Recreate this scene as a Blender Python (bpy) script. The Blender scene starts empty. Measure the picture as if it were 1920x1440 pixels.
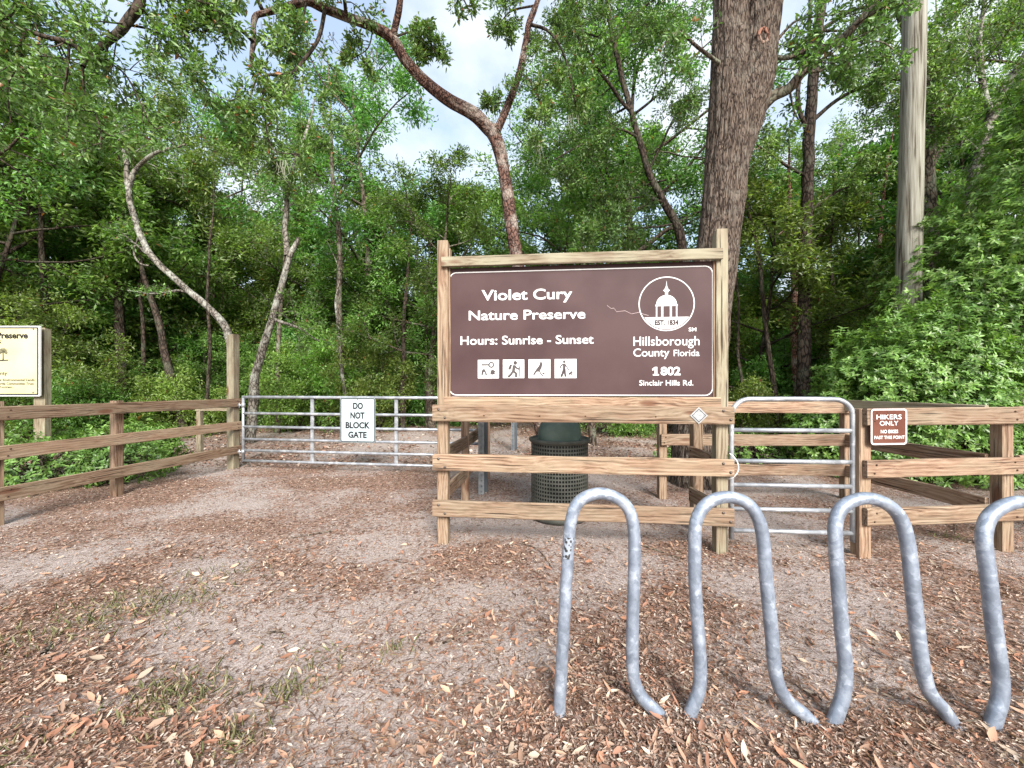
import bpy, bmesh, math, random
import numpy as np
from mathutils import Vector, Matrix, noise
PI = math.pi
rad = math.radians
sc = bpy.context.scene
col = sc.collection

# ------------------------------------------------------------------ camera
CAMH, F, HY = 1.45, 720.0, 726.0
cd = bpy.data.cameras.new('camera'); cam = bpy.data.objects.new('camera', cd); col.objects.link(cam)
cam.location = (0, 0, CAMH); cam.rotation_euler = (rad(90), 0, 0)
cd.sensor_width = 36; cd.lens = 36 * F / 1920; cd.shift_y = (HY - 720) / 1920
cd.clip_start = 0.05; cd.clip_end = 3000
sc.camera = cam
# ------------------------------------------------------------------ world and sun
SUN_EL, SUN_AZ = rad(34), rad(166)          # azimuth clockwise from +Y: behind the camera, a little to the left
w = bpy.data.worlds.new('World'); sc.world = w; w.use_nodes = True
nt = w.node_tree; nt.nodes.clear()
def wn(t): return nt.nodes.new(t)
out = wn('ShaderNodeOutputWorld'); mixs = wn('ShaderNodeMixShader')
sky = wn('ShaderNodeTexSky'); sky.sky_type = 'NISHITA'; sky.sun_disc = False
sky.sun_elevation = SUN_EL; sky.sun_rotation = SUN_AZ; sky.air_density = 1.2; sky.dust_density = 2.0
bg1 = wn('ShaderNodeBackground'); bg1.inputs[1].default_value = 0.145
bg2 = wn('ShaderNodeBackground'); bg2.inputs[0].default_value = (0.86, 0.93, 1.0, 1); bg2.inputs[1].default_value = 0.50
tc = wn('ShaderNodeTexCoord'); mp = wn('ShaderNodeMapping'); mp.inputs['Scale'].default_value = (1.0, 1.0, 1.7)
mp.inputs['Location'].default_value = (0.35, 0.1, 0.2)
nz = wn('ShaderNodeTexNoise'); nz.inputs['Scale'].default_value = 3.2; nz.inputs['Detail'].default_value = 7; nz.inputs['Roughness'].default_value = .55
rp = wn('ShaderNodeValToRGB'); rp.color_ramp.elements[0].position = .38; rp.color_ramp.elements[0].color = (.30,.30,.30,1)
rp.color_ramp.elements[1].position = .62; rp.color_ramp.elements[1].color = (1,1,1,1)
L = nt.links
L.new(tc.outputs['Generated'], mp.inputs[0]); L.new(mp.outputs[0], nz.inputs['Vector']); L.new(nz.outputs['Fac'], rp.inputs[0])
L.new(rp.outputs[0], mixs.inputs[0]); L.new(sky.outputs[0], bg1.inputs[0]); L.new(bg1.outputs[0], mixs.inputs[1]); L.new(bg2.outputs[0], mixs.inputs[2])
L.new(mixs.outputs[0], out.inputs[0])
sd = bpy.data.lights.new('sun', 'SUN'); sd.energy = 3.4; sd.angle = rad(24); sd.color = (1, .96, .9)
so = bpy.data.objects.new('sun', sd); col.objects.link(so)
dsun = Vector((math.sin(SUN_AZ)*math.cos(SUN_EL), math.cos(SUN_AZ)*math.cos(SUN_EL), math.sin(SUN_EL)))
so.rotation_euler = dsun.to_track_quat('Z', 'Y').to_euler(); so.location = (0, -5, 20)
sc.view_settings.view_transform = 'Standard'; sc.view_settings.look = 'None'
sc.view_settings.gamma = 1; sc.view_settings.use_curve_mapping = False
sc.view_settings.exposure = 1.32
sc.render.engine = 'CYCLES'
sc.cycles.max_bounces = 10; sc.cycles.diffuse_bounces = 6; sc.cycles.transmission_bounces = 6; sc.cycles.glossy_bounces = 2
sc.cycles.transparent_max_bounces = 4; sc.cycles.caustics_reflective = False; sc.cycles.caustics_refractive = False

# ------------------------------------------------------------------ helpers
def P(px, py, d):
    "point at distance d in front of the camera position that the survey of the photograph gives for this thing"
    return Vector(((px-960)*d/F, d, CAMH-(py-HY)*d/F))
def root(name, label, cat, loc=(0,0,0), group=None):
    o = bpy.data.objects.new(name, None); col.objects.link(o); o.location = loc; o.empty_display_size = .2
    o['label'] = label; o['category'] = cat
    if group: o['group'] = group
    return o
def tag(o, label, cat, group=None, kind=None):
    if label: o['label'] = label
    if cat: o['category'] = cat
    if group: o['group'] = group
    if kind: o['kind'] = kind
    return o
ROOTW = {}
def worldloc(o):
    v = Vector(o.location)
    while o.parent is not None:
        o = o.parent; v = v + Vector(o.location)
    return v
def link(name, me, mat=None, parent=None, M=None):
    o = bpy.data.objects.new(name, me); col.objects.link(o)
    if mat is not None and len(me.materials) == 0: me.materials.append(mat)
    M = M if M is not None else Matrix.Identity(4)
    if parent is not None:
        o.parent = parent
        pw = Matrix.Identity(4); q = parent
        chain = []
        while q is not None: chain.append(q); q = q.parent
        for q in reversed(chain): pw = pw @ q.matrix_basis
        o.matrix_basis = pw.inverted() @ M
    else: o.matrix_basis = M
    return o
def pydata(name, v, f, mat=None, smooth=False):
    me = bpy.data.meshes.new(name); me.from_pydata([tuple(p) for p in v], [], [tuple(q) for q in f]); me.update()
    if mat: me.materials.append(mat)
    if smooth: me.polygons.foreach_set('use_smooth', [True]*len(me.polygons))
    return me
def npmesh(name, V, Fc, mat=None, colr=None, smooth=False):
    "V (n,3); Fc (m,k) with one k for all faces; colr (n,3) point colours"
    V = np.ascontiguousarray(V, dtype=np.float32); Fc = np.ascontiguousarray(Fc, dtype=np.int32)
    me = bpy.data.meshes.new(name); m, k = Fc.shape
    me.vertices.add(len(V)); me.vertices.foreach_set('co', V.ravel())
    me.loops.add(m*k); me.loops.foreach_set('vertex_index', Fc.ravel())
    me.polygons.add(m); me.polygons.foreach_set('loop_start', np.arange(0, m*k, k, dtype=np.int32))
    me.polygons.foreach_set('loop_total', np.full(m, k, dtype=np.int32))
    if smooth: me.polygons.foreach_set('use_smooth', np.ones(m, dtype=bool))
    me.update(calc_edges=True)
    if colr is not None:
        a = me.color_attributes.new('col', 'FLOAT_COLOR', 'POINT')
        c4 = np.ones((len(V), 4), dtype=np.float32); c4[:, :3] = colr; a.data.foreach_set('color', c4.ravel())
    if mat: me.materials.append(mat)
    return me
def bm_mesh(bm, name, mat=None, smooth=False):
    me = bpy.data.meshes.new(name); bm.normal_update(); bm.to_mesh(me); bm.free()
    if mat: me.materials.append(mat)
    if smooth: me.polygons.foreach_set('use_smooth', [True]*len(me.polygons))
    return me
def bsdf(name, color=(.5,.5,.5), rough=.6, metal=0, spec=.5):
    m = bpy.data.materials.new(name); m.use_nodes = True
    b = m.node_tree.nodes['Principled BSDF']
    b.inputs['Base Color'].default_value = (*color, 1); b.inputs['Roughness'].default_value = rough
    b.inputs['Metallic'].default_value = metal; b.inputs['Specular IOR Level'].default_value = spec
    return m, b, m.node_tree
def nd(t, kind, **kw):
    n = t.nodes.new(kind)
    for k, v in kw.items():
        if hasattr(n, k): setattr(n, k, v)
        else: n.inputs[k.replace('_', ' ')].default_value = v
    return n
def ramp(t, stops):
    n = t.nodes.new('ShaderNodeValToRGB'); e = n.color_ramp.elements
    while len(e) < len(stops): e.new(.5)
    for i, (p, c) in enumerate(stops):
        e[i].position = p; e[i].color = (*c, 1) if len(c) == 3 else c
    return n

# ------------------------------------------------------------------ materials
def wood_mat(name, lo, mid, hi, grey=.25):
    m, b, t = bsdf(name, rough=.78, spec=.25)
    l = t.links
    tcn = nd(t, 'ShaderNodeTexCoord'); oi = nd(t, 'ShaderNodeObjectInfo')
    off = nd(t, 'ShaderNodeVectorMath', operation='SCALE'); off.inputs['Scale'].default_value = 1
    comb = nd(t, 'ShaderNodeCombineXYZ'); mul = nd(t, 'ShaderNodeMath', operation='MULTIPLY'); mul.inputs[1].default_value = 37.0
    l.new(oi.outputs['Random'], mul.inputs[0])
    for i in range(3): l.new(mul.outputs[0], comb.inputs[i])
    add = nd(t, 'ShaderNodeVectorMath', operation='ADD'); l.new(tcn.outputs['Object'], add.inputs[0]); l.new(comb.outputs[0], add.inputs[1])
    # knots: stretched voronoi cells
    mk = nd(t, 'ShaderNodeMapping'); mk.inputs['Scale'].default_value = (1.5, 5, 5); l.new(add.outputs[0], mk.inputs[0])
    vk = nd(t, 'ShaderNodeTexVoronoi'); vk.inputs['Scale'].default_value = 1.0; l.new(mk.outputs[0], vk.inputs['Vector'])
    kr = ramp(t, [(0, (1,1,1)), (.10, (.8,.8,.8)), (.16, (.0,.0,.0))]); l.new(vk.outputs['Distance'], kr.inputs[0])
    kf = ramp(t, [(0, (1,1,1)), (.5, (0,0,0))]); l.new(vk.outputs['Distance'], kf.inputs[0])
    # grain, bent round the knots
    big = nd(t, 'ShaderNodeTexNoise', Scale=1.3, Detail=2.0)
    mb = nd(t, 'ShaderNodeMapping'); mb.inputs['Scale'].default_value = (1.2, 3, 3); l.new(add.outputs[0], mb.inputs[0]); l.new(mb.outputs[0], big.inputs['Vector'])
    mg = nd(t, 'ShaderNodeMapping'); mg.inputs['Scale'].default_value = (.8, 30, 30); l.new(add.outputs[0], mg.inputs[0])
    a2 = nd(t, 'ShaderNodeVectorMath', operation='ADD'); l.new(mg.outputs[0], a2.inputs[0])
    sc2 = nd(t, 'ShaderNodeVectorMath', operation='SCALE'); sc2.inputs['Scale'].default_value = 2.6; l.new(big.outputs['Color'], sc2.inputs[0]); l.new(sc2.outputs[0], a2.inputs[1])
    a3 = nd(t, 'ShaderNodeVectorMath', operation='ADD'); l.new(a2.outputs[0], a3.inputs[0])
    sk = nd(t, 'ShaderNodeVectorMath', operation='SCALE'); sk.inputs['Scale'].default_value = 1.3; l.new(kf.outputs[0], sk.inputs[0]); l.new(sk.outputs[0], a3.inputs[1])
    wv = nd(t, 'ShaderNodeTexNoise', Scale=2.0, Detail=6.0, Roughness=.62); l.new(a3.outputs[0], wv.inputs['Vector'])
    rg = nd(t, 'ShaderNodeTexWave', wave_type='BANDS', bands_direction='Z'); rg.inputs['Scale'].default_value = .35; rg.inputs['Distortion'].default_value = 2.5; rg.inputs['Detail'].default_value = 3
    l.new(a3.outputs[0], rg.inputs['Vector'])
    mixw = nd(t, 'ShaderNodeMath', operation='MULTIPLY_ADD'); l.new(rg.outputs['Fac'], mixw.inputs[0]); mixw.inputs[1].default_value = .13
    sub = nd(t, 'ShaderNodeMath', operation='SUBTRACT'); l.new(wv.outputs['Fac'], sub.inputs[0]); sub.inputs[1].default_value = .06
    l.new(sub.outputs[0], mixw.inputs[2])
    cr = ramp(t, [(.30, lo), (.5, mid), (.72, hi)]); l.new(mixw.outputs[0], cr.inputs[0])
    # weathering to grey and greenish
    gn = nd(t, 'ShaderNodeTexNoise', Scale=2.3, Detail=5.0); l.new(mb.outputs[0], gn.inputs['Vector'])
    gr = ramp(t, [(.42, (0,0,0)), (.7, (grey*2,)*3)]); l.new(gn.outputs['Fac'], gr.inputs[0])
    mx = nd(t, 'ShaderNodeMix', data_type='RGBA'); l.new(gr.outputs[0], mx.inputs[0]); l.new(cr.outputs[0], mx.inputs[6]); mx.inputs[7].default_value = (.33, .31, .22, 1)
    # per board tone
    hs = nd(t, 'ShaderNodeHueSaturation'); l.new(mx.outputs[2], hs.inputs['Color'])
    mr = nd(t, 'ShaderNodeMapRange'); l.new(oi.outputs['Random'], mr.inputs[0]); mr.inputs[3].default_value = .82; mr.inputs[4].default_value = 1.15; l.new(mr.outputs[0], hs.inputs['Value'])
    mk2 = nd(t, 'ShaderNodeMix', data_type='RGBA'); l.new(kr.outputs[0], mk2.inputs[0]); l.new(hs.outputs[0], mk2.inputs[6]); mk2.inputs[7].default_value = (.13, .06, .035, 1)
    # cracks
    mc = nd(t, 'ShaderNodeMapping'); mc.inputs['Scale'].default_value = (.9, 42, 42); l.new(add.outputs[0], mc.inputs[0])
    cn = nd(t, 'ShaderNodeTexNoise', Scale=1.6, Detail=3.0); l.new(mc.outputs[0], cn.inputs['Vector'])
    cc = ramp(t, [(.33, (.25,.25,.25)), (.39, (1,1,1))]); l.new(cn.outputs['Fac'], cc.inputs[0])
    m3 = nd(t, 'ShaderNodeMix', data_type='RGBA', blend_type='MULTIPLY'); m3.inputs[0].default_value = 1; l.new(mk2.outputs[2], m3.inputs[6]); l.new(cc.outputs[0], m3.inputs[7])
    l.new(m3.outputs[2], b.inputs['Base Color'])
    bp = nd(t, 'ShaderNodeBump', Strength=.5, Distance=.006); l.new(mixw.outputs[0], bp.inputs['Height'])
    bp2 = nd(t, 'ShaderNodeBump', Strength=.6, Distance=.006); l.new(cc.outputs[0], bp2.inputs['Height']); l.new(bp.outputs[0], bp2.inputs['Normal'])
    l.new(bp2.outputs[0], b.inputs['Normal'])
    return m
WOOD = wood_mat('weathered_pine', (.10,.055,.033), (.235,.152,.10), (.325,.245,.178), .14)
WOODR = wood_mat('reddish_pine', (.11,.056,.034), (.25,.158,.105), (.35,.255,.185), .14)
WOODG = wood_mat('greenish_pine', (.11,.075,.045), (.22,.175,.12), (.30,.26,.19), .45)

def bark_mat(name, lo, hi, lichen=(.3,.32,.25), amt=.3, scale=6.0, stretch=.28, bump=.03, aniso=True):
    m, b, t = bsdf(name, rough=.9, spec=.15); l = t.links
    tcn = nd(t, 'ShaderNodeTexCoord'); mp = nd(t, 'ShaderNodeMapping'); mp.inputs['Scale'].default_value = (1, 1, stretch); l.new(tcn.outputs['Object'], mp.inputs[0])
    n0 = nd(t, 'ShaderNodeTexNoise', Scale=scale*.8, Detail=3.0); l.new(mp.outputs[0], n0.inputs['Vector'])
    ad = nd(t, 'ShaderNodeMix', data_type='VECTOR'); ad.inputs[0].default_value = .14; l.new(mp.outputs[0], ad.inputs[4]); l.new(n0.outputs['Color'], ad.inputs[5])
    v = nd(t, 'ShaderNodeTexVoronoi', feature='DISTANCE_TO_EDGE'); v.inputs['Scale'].default_value = scale*2.4; l.new(ad.outputs[1], v.inputs['Vector'])
    vr = ramp(t, [(0, (0,0,0)), (.22, (1,1,1))]); l.new(v.outputs['Distance'], vr.inputs[0])
    n1 = nd(t, 'ShaderNodeTexNoise', Scale=scale*9, Detail=5.0, Roughness=.7); l.new(tcn.outputs['Object'], n1.inputs['Vector'])
    mu = nd(t, 'ShaderNodeMath', operation='MULTIPLY'); l.new(vr.outputs[0], mu.inputs[0]); l.new(n1.outputs['Fac'], mu.inputs[1])
    cr = ramp(t, [(.05, lo), (.35, tuple((a+c)/2 for a, c in zip(lo, hi))), (.62, hi)]); l.new(mu.outputs[0], cr.inputs[0])
    n2 = nd(t, 'ShaderNodeTexNoise', Scale=scale*.45, Detail=6.0, Roughness=.65); l.new(tcn.outputs['Object'], n2.inputs['Vector'])
    lr = ramp(t, [(.50, (0,0,0)), (.62, (amt*2.2,)*3)]); l.new(n2.outputs['Fac'], lr.inputs[0])
    mx = nd(t, 'ShaderNodeMix', data_type='RGBA'); l.new(lr.outputs[0], mx.inputs[0]); l.new(cr.outputs[0], mx.inputs[6]); mx.inputs[7].default_value = (*lichen, 1)
    m2 = nd(t, 'ShaderNodeMix', data_type='RGBA', blend_type='MULTIPLY'); m2.inputs[0].default_value = .8
    vr2 = ramp(t, [(0, (.25,.25,.25)), (.10, (1,1,1))]); l.new(v.outputs['Distance'], vr2.inputs[0])
    l.new(mx.outputs[2], m2.inputs[6]); l.new(vr2.outputs[0], m2.inputs[7]); l.new(m2.outputs[2], b.inputs['Base Color'])
    bp = nd(t, 'ShaderNodeBump', Strength=.9, Distance=bump); l.new(mu.outputs[0], bp.inputs['Height']); l.new(bp.outputs[0], b.inputs['Normal'])
    return m
BARK_OAK = bark_mat('ridged_oak_bark', (.04,.028,.022), (.20,.155,.125), (.235,.21,.175), .2, 15, .16, .02)
BARK_RED = bark_mat('reddish_bark', (.07,.03,.022), (.34,.17,.12), (.42,.36,.30), .35, 8, .5, .02)
BARK_FORK = bark_mat('dark_red_bark', (.035,.02,.017), (.20,.115,.09), (.36,.31,.27), .35, 9, .6, .02)
BARK_PALE = bark_mat('pale_lichen_bark', (.07,.06,.05), (.26,.235,.20), (.34,.34,.30), .45, 7, .5, .012)
BARK_DARK = bark_mat('dark_bark', (.025,.018,.014), (.10,.074,.058), (.13,.14,.10), .2, 7, .4, .015)
BARK_MID = bark_mat('grey_brown_bark', (.045,.035,.028), (.19,.15,.115), (.22,.235,.175), .35, 7, .4, .015)

def leaf_mat(name, transl=.46, rough=.38, hue=.03, val=.25, gain=1.0, spec=.6):
    m = bpy.data.materials.new(name); m.use_nodes = True; t = m.node_tree; l = t.links
    b = t.nodes['Principled BSDF']; b.inputs['Roughness'].default_value = rough; b.inputs['Specular IOR Level'].default_value = spec
    at = nd(t, 'ShaderNodeAttribute', attribute_name='col'); oi = nd(t, 'ShaderNodeObjectInfo')
    hs = nd(t, 'ShaderNodeHueSaturation'); l.new(at.outputs['Color'], hs.inputs['Color'])
    a = nd(t, 'ShaderNodeMapRange'); l.new(oi.outputs['Random'], a.inputs[0]); a.inputs[3].default_value = .5-hue; a.inputs[4].default_value = .5+hue; l.new(a.outputs[0], hs.inputs['Hue'])
    mm = nd(t, 'ShaderNodeMath', operation='MULTIPLY'); mm.inputs[1].default_value = 7.31; l.new(oi.outputs['Random'], mm.inputs[0])
    fr = nd(t, 'ShaderNodeMath', operation='FRACT'); l.new(mm.outputs[0], fr.inputs[0])
    c = nd(t, 'ShaderNodeMapRange'); l.new(fr.outputs[0], c.inputs[0]); c.inputs[3].default_value = gain*(1-val); c.inputs[4].default_value = gain*(1+val); l.new(c.outputs[0], hs.inputs['Value'])
    l.new(hs.outputs[0], b.inputs['Base Color'])
    tr = nd(t, 'ShaderNodeBsdfTranslucent')
    yl = nd(t, 'ShaderNodeMix', data_type='RGBA', blend_type='MULTIPLY'); yl.inputs[0].default_value = 1; l.new(hs.outputs[0], yl.inputs[6]); yl.inputs[7].default_value = (1.6, 1.7, .8, 1)
    l.new(yl.outputs[2], tr.inputs['Color'])
    mx = nd(t, 'ShaderNodeMixShader'); mx.inputs[0].default_value = transl
    l.new(b.outputs[0], mx.inputs[1]); l.new(tr.outputs[0], mx.inputs[2]); l.new(mx.outputs[0], t.nodes['Material Output'].inputs[0])
    return m
LEAF = leaf_mat('oak_leaves'); LEAFB = leaf_mat('glossy_shrub_leaves', .3, .38, .0, .0, 1.0, .5)
LEAFN = leaf_mat('near_oak_leaves', .3, .45, .01, .1)
LITTER = leaf_mat('dry_leaves', .12, .75, 0, 0, 1.0, .2)

def galv(name, base=(.235,.275,.345), hi=(.40,.45,.53), metal=.45, rough=.40, scale=22):
    m, b, t = bsdf(name, base, rough, metal); l = t.links
    tcn = nd(t, 'ShaderNodeTexCoord'); n0 = nd(t, 'ShaderNodeTexNoise', Scale=scale*.5, Detail=4.0); l.new(tcn.outputs['Object'], n0.inputs['Vector'])
    mv = nd(t, 'ShaderNodeMix', data_type='VECTOR'); mv.inputs[0].default_value = .12; l.new(tcn.outputs['Object'], mv.inputs[4]); l.new(n0.outputs['Color'], mv.inputs[5])
    v = nd(t, 'ShaderNodeTexVoronoi'); v.inputs['Scale'].default_value = scale*1.8; l.new(mv.outputs[1], v.inputs['Vector'])
    sx = nd(t, 'ShaderNodeSeparateColor'); l.new(v.outputs['Color'], sx.inputs[0])
    n2 = nd(t, 'ShaderNodeTexNoise', Scale=scale, Detail=6.0, Roughness=.7); l.new(tcn.outputs['Object'], n2.inputs['Vector'])
    mb_ = nd(t, 'ShaderNodeMath', operation='MULTIPLY'); l.new(sx.outputs[0], mb_.inputs[0]); mb_.inputs[1].default_value = .22
    mc_ = nd(t, 'ShaderNodeMath', operation='MULTIPLY'); l.new(n0.outputs['Fac'], mc_.inputs[0]); mc_.inputs[1].default_value = .45
    md_ = nd(t, 'ShaderNodeMath', operation='ADD'); l.new(mb_.outputs[0], md_.inputs[0]); l.new(mc_.outputs[0], md_.inputs[1])
    ma = nd(t, 'ShaderNodeMath', operation='MULTIPLY_ADD'); l.new(n2.outputs['Fac'], ma.inputs[0]); ma.inputs[1].default_value = .5; l.new(md_.outputs[0], ma.inputs[2])
    cr = ramp(t, [(.42, tuple(x*.8 for x in base)), (.54, base), (.66, tuple((a*1.3+c*.7)/2 for a, c in zip(base, hi))), (.74, hi)]); l.new(ma.outputs[0], cr.inputs[0])
    l.new(cr.outputs[0], b.inputs['Base Color'])
    rr = nd(t, 'ShaderNodeMapRange'); l.new(n2.outputs['Fac'], rr.inputs[0]); rr.inputs[3].default_value = rough-.12; rr.inputs[4].default_value = rough+.2; l.new(rr.outputs[0], b.inputs['Roughness'])
    bp = nd(t, 'ShaderNodeBump', Strength=.25, Distance=.002); l.new(n2.outputs['Fac'], bp.inputs['Height']); l.new(bp.outputs[0], b.inputs['Normal'])
    return m
GALV = galv('galvanized_steel'); GATEM = galv('gate_tube', (.32,.34,.37), (.52,.54,.57), .5, .4, 9)
STEELD, _, _ = bsdf('dark_post_steel', (.10,.115,.13), .5, .5)
def noisy(name, c1, c2, scale=8, rough=.6, metal=0, detail=5, spec=.15):
    m, b, t = bsdf(name, c1, rough, metal, spec)
    tcn = nd(t, 'ShaderNodeTexCoord'); n = nd(t, 'ShaderNodeTexNoise', Scale=scale, Detail=float(detail)); t.links.new(tcn.outputs['Object'], n.inputs['Vector'])
    r = ramp(t, [(.35, c1), (.65, c2)]); t.links.new(n.outputs['Fac'], r.inputs[0]); t.links.new(r.outputs[0], b.inputs['Base Color'])
    return m
PANEL = noisy('brown_sign_face', (.054,.030,.031), (.074,.044,.045), 2.2, .5, 0, 4)
WHITE = noisy('white_vinyl', (.62,.63,.63), (.70,.70,.70), 6, .5)
DARKP = noisy('dark_print', (.012,.012,.015), (.022,.022,.026), 6, .8, spec=.05)
SIGNW = noisy('pale_sign_face', (.36,.43,.455), (.42,.485,.50), 3, .4)
SIGNB = noisy('brown_small_sign_face', (.105,.038,.026), (.135,.055,.038), 6, .45)
SIGNY = noisy('cream_sign_face', (.49,.455,.235), (.52,.49,.32), 2, .5)
BOLT = noisy('bolt_steel', (.10,.08,.07), (.22,.19,.17), 60, .45, .8)
SCREW = noisy('rusty_nail', (.05,.03,.02), (.10,.06,.04), 60, .7)
CANG = noisy('can_coating', (.06,.063,.055), (.10,.102,.09), 7, .5)
LIDG = noisy('green_lid', (.085,.125,.11), (.16,.21,.19), 5, .4)
BLACK, _, _ = bsdf('can_liner', (.008,.008,.008), .8)
REDP, _, _ = bsdf('red_paint', (.45,.04,.03), .5)
WHITEP, _, _ = bsdf('white_plastic', (.7,.7,.68), .5)

# ------------------------------------------------------------------ ground
def ell(px, py, rx, ry, x, y):
    g = math.hypot
    cx, cy = (px-960)*(F*CAMH/(py-HY))/F, F*CAMH/(py-HY)
    d = cy
    ax = rx*d/F; y1 = F*CAMH/max(py-ry-HY, 8); y2 = F*CAMH/(py+ry-HY); ay = (y1-y2)/2; cyy = (y1+y2)/2
    return max(0., 1-((x-cx)/ax)**2-((y-cyy)/ay)**2)
SANDY = [(430,1235,260,60),(690,1170,230,55),(330,1185,160,30),(90,1065,120,30),(660,1030,150,30),(930,1120,200,40),(370,1062,120,18),(780,840,170,35),(950,850,60,45),(700,800,120,12),
         (1300,1080,220,50),(1500,1120,200,60),(900,1240,200,50),(130,1330,150,40),(650,1330,120,40),(1000,1200,90,60),(1450,980,90,30),(1130,1120,90,50)]
DENSE = [(1400,1400,420,60),(250,930,260,30),(120,1390,150,60),(1000,1030,150,28),(880,1050,110,28),(1250,1290,200,60),(700,905,300,14),(400,1390,200,50),(1700,1380,250,60),(1290,890,110,20),(1700,980,150,30)]
def litter_cover(x, y):
    n = noise.fractal(Vector((x*.9, y*.9, 3.1)), 1.0, 2.0, 4)
    c = .52 + .62*n
    for e in SANDY: c -= .30*min(1, 1.6*ell(*e, x, y))
    for e in DENSE: c += .28*min(1, 1.6*ell(*e, x, y))
    if y > 12: c += .15
    return min(1, max(.12, c))
def ground_h(x, y):
    k = min(1, (x*x+(y-3)**2)/400)
    return .018*noise.noise(Vector((x*.8, y*.8, 0))) + .006*noise.noise(Vector((x*4, y*4, 5))) + k*.25*noise.noise(Vector((x*.12, y*.12, 9)))
def make_ground():
    N = 330
    s = np.linspace(-1, 1, N)
    g = np.sign(s)*(10*np.abs(s)**1.25 + 590*np.abs(s)**9)
    X, Y = np.meshgrid(g, g+5)
    V = np.zeros((N*N, 3)); C = np.zeros((N*N, 3))
    V[:, 0] = X.ravel(); V[:, 1] = Y.ravel()
    for i in range(N*N):
        x, y = V[i, 0], V[i, 1]
        V[i, 2] = ground_h(x, y); C[i, :] = litter_cover(x, y) if abs(x) < 30 and abs(y) < 40 else .85
    ii = np.arange(N*N).reshape(N, N)
    Fc = np.stack([ii[:-1, :-1].ravel(), ii[:-1, 1:].ravel(), ii[1:, 1:].ravel(), ii[1:, :-1].ravel()], 1)
    m, b, t = bsdf('leaf_strewn_sand', rough=.95, spec=.1); l = t.links
    at = nd(t, 'ShaderNodeAttribute', attribute_name='col'); tcn = nd(t, 'ShaderNodeTexCoord')
    nA = nd(t, 'ShaderNodeTexNoise', Scale=5.0, Detail=8.0, Roughness=.75); l.new(tcn.outputs['Object'], nA.inputs['Vector'])
    v = nd(t, 'ShaderNodeTexVoronoi'); v.inputs['Scale'].default_value = 48
    nw = nd(t, 'ShaderNodeTexNoise', Scale=9.0, Detail=3.0); l.new(tcn.outputs['Object'], nw.inputs['Vector'])
    mv = nd(t, 'ShaderNodeMix', data_type='VECTOR'); mv.inputs[0].default_value = .1; l.new(tcn.outputs['Object'], mv.inputs[4]); l.new(nw.outputs['Color'], mv.inputs[5]); l.new(mv.outputs[1], v.inputs['Vector'])
    sp = nd(t, 'ShaderNodeSeparateColor'); l.new(v.outputs['Color'], sp.inputs[0])
    lc = ramp(t, [(0, (.08,.05,.038)), (.25, (.21,.128,.095)), (.5, (.33,.22,.17)), (.75, (.28,.16,.115)), (1, (.42,.32,.265))]); l.new(sp.outputs[0], lc.inputs[0])
    nS = nd(t, 'ShaderNodeTexNoise', Scale=90.0, Detail=5.0, Roughness=.8); l.new(tcn.outputs['Object'], nS.inputs['Vector'])
    sa = ramp(t, [(.34, (.17,.13,.11)), (.48, (.38,.31,.28)), (.62, (.58,.51,.48))]); l.new(nS.outputs['Fac'], sa.inputs[0])
    ad = nd(t, 'ShaderNodeMath', operation='ADD'); l.new(at.outputs['Fac'], ad.inputs[0]); l.new(nA.outputs['Fac'], ad.inputs[1])
    ad2 = nd(t, 'ShaderNodeMath', operation='MULTIPLY_ADD'); l.new(sp.outputs[1], ad2.inputs[0]); ad2.inputs[1].default_value = .5; l.new(ad.outputs[0], ad2.inputs[2])
    mr = ramp(t, [(.62, (0,0,0)), (.80, (1,1,1))])
    hf = nd(t, 'ShaderNodeMath', operation='MULTIPLY'); hf.inputs[1].default_value = .57; l.new(ad2.outputs[0], hf.inputs[0]); l.new(hf.outputs[0], mr.inputs[0])
    mx = nd(t, 'ShaderNodeMix', data_type='RGBA'); l.new(mr.outputs[0], mx.inputs[0]); l.new(sa.outputs[0], mx.inputs[6]); l.new(lc.outputs[0], mx.inputs[7])
    l.new(mx.outputs[2], b.inputs['Base Color'])
    bp = nd(t, 'ShaderNodeBump', Strength=.8, Distance=.02); l.new(nS.outputs['Fac'], bp.inputs['Height'])
    bp2 = nd(t, 'ShaderNodeBump', Strength=.7, Distance=.02); l.new(sp.outputs[2], bp2.inputs['Height']); l.new(bp.outputs[0], bp2.inputs['Normal']); l.new(bp2.outputs[0], b.inputs['Normal'])
    me = npmesh('ground', V, Fc, m, C, True)
    o = link('ground', me); o['kind'] = 'structure'
make_ground()

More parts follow.
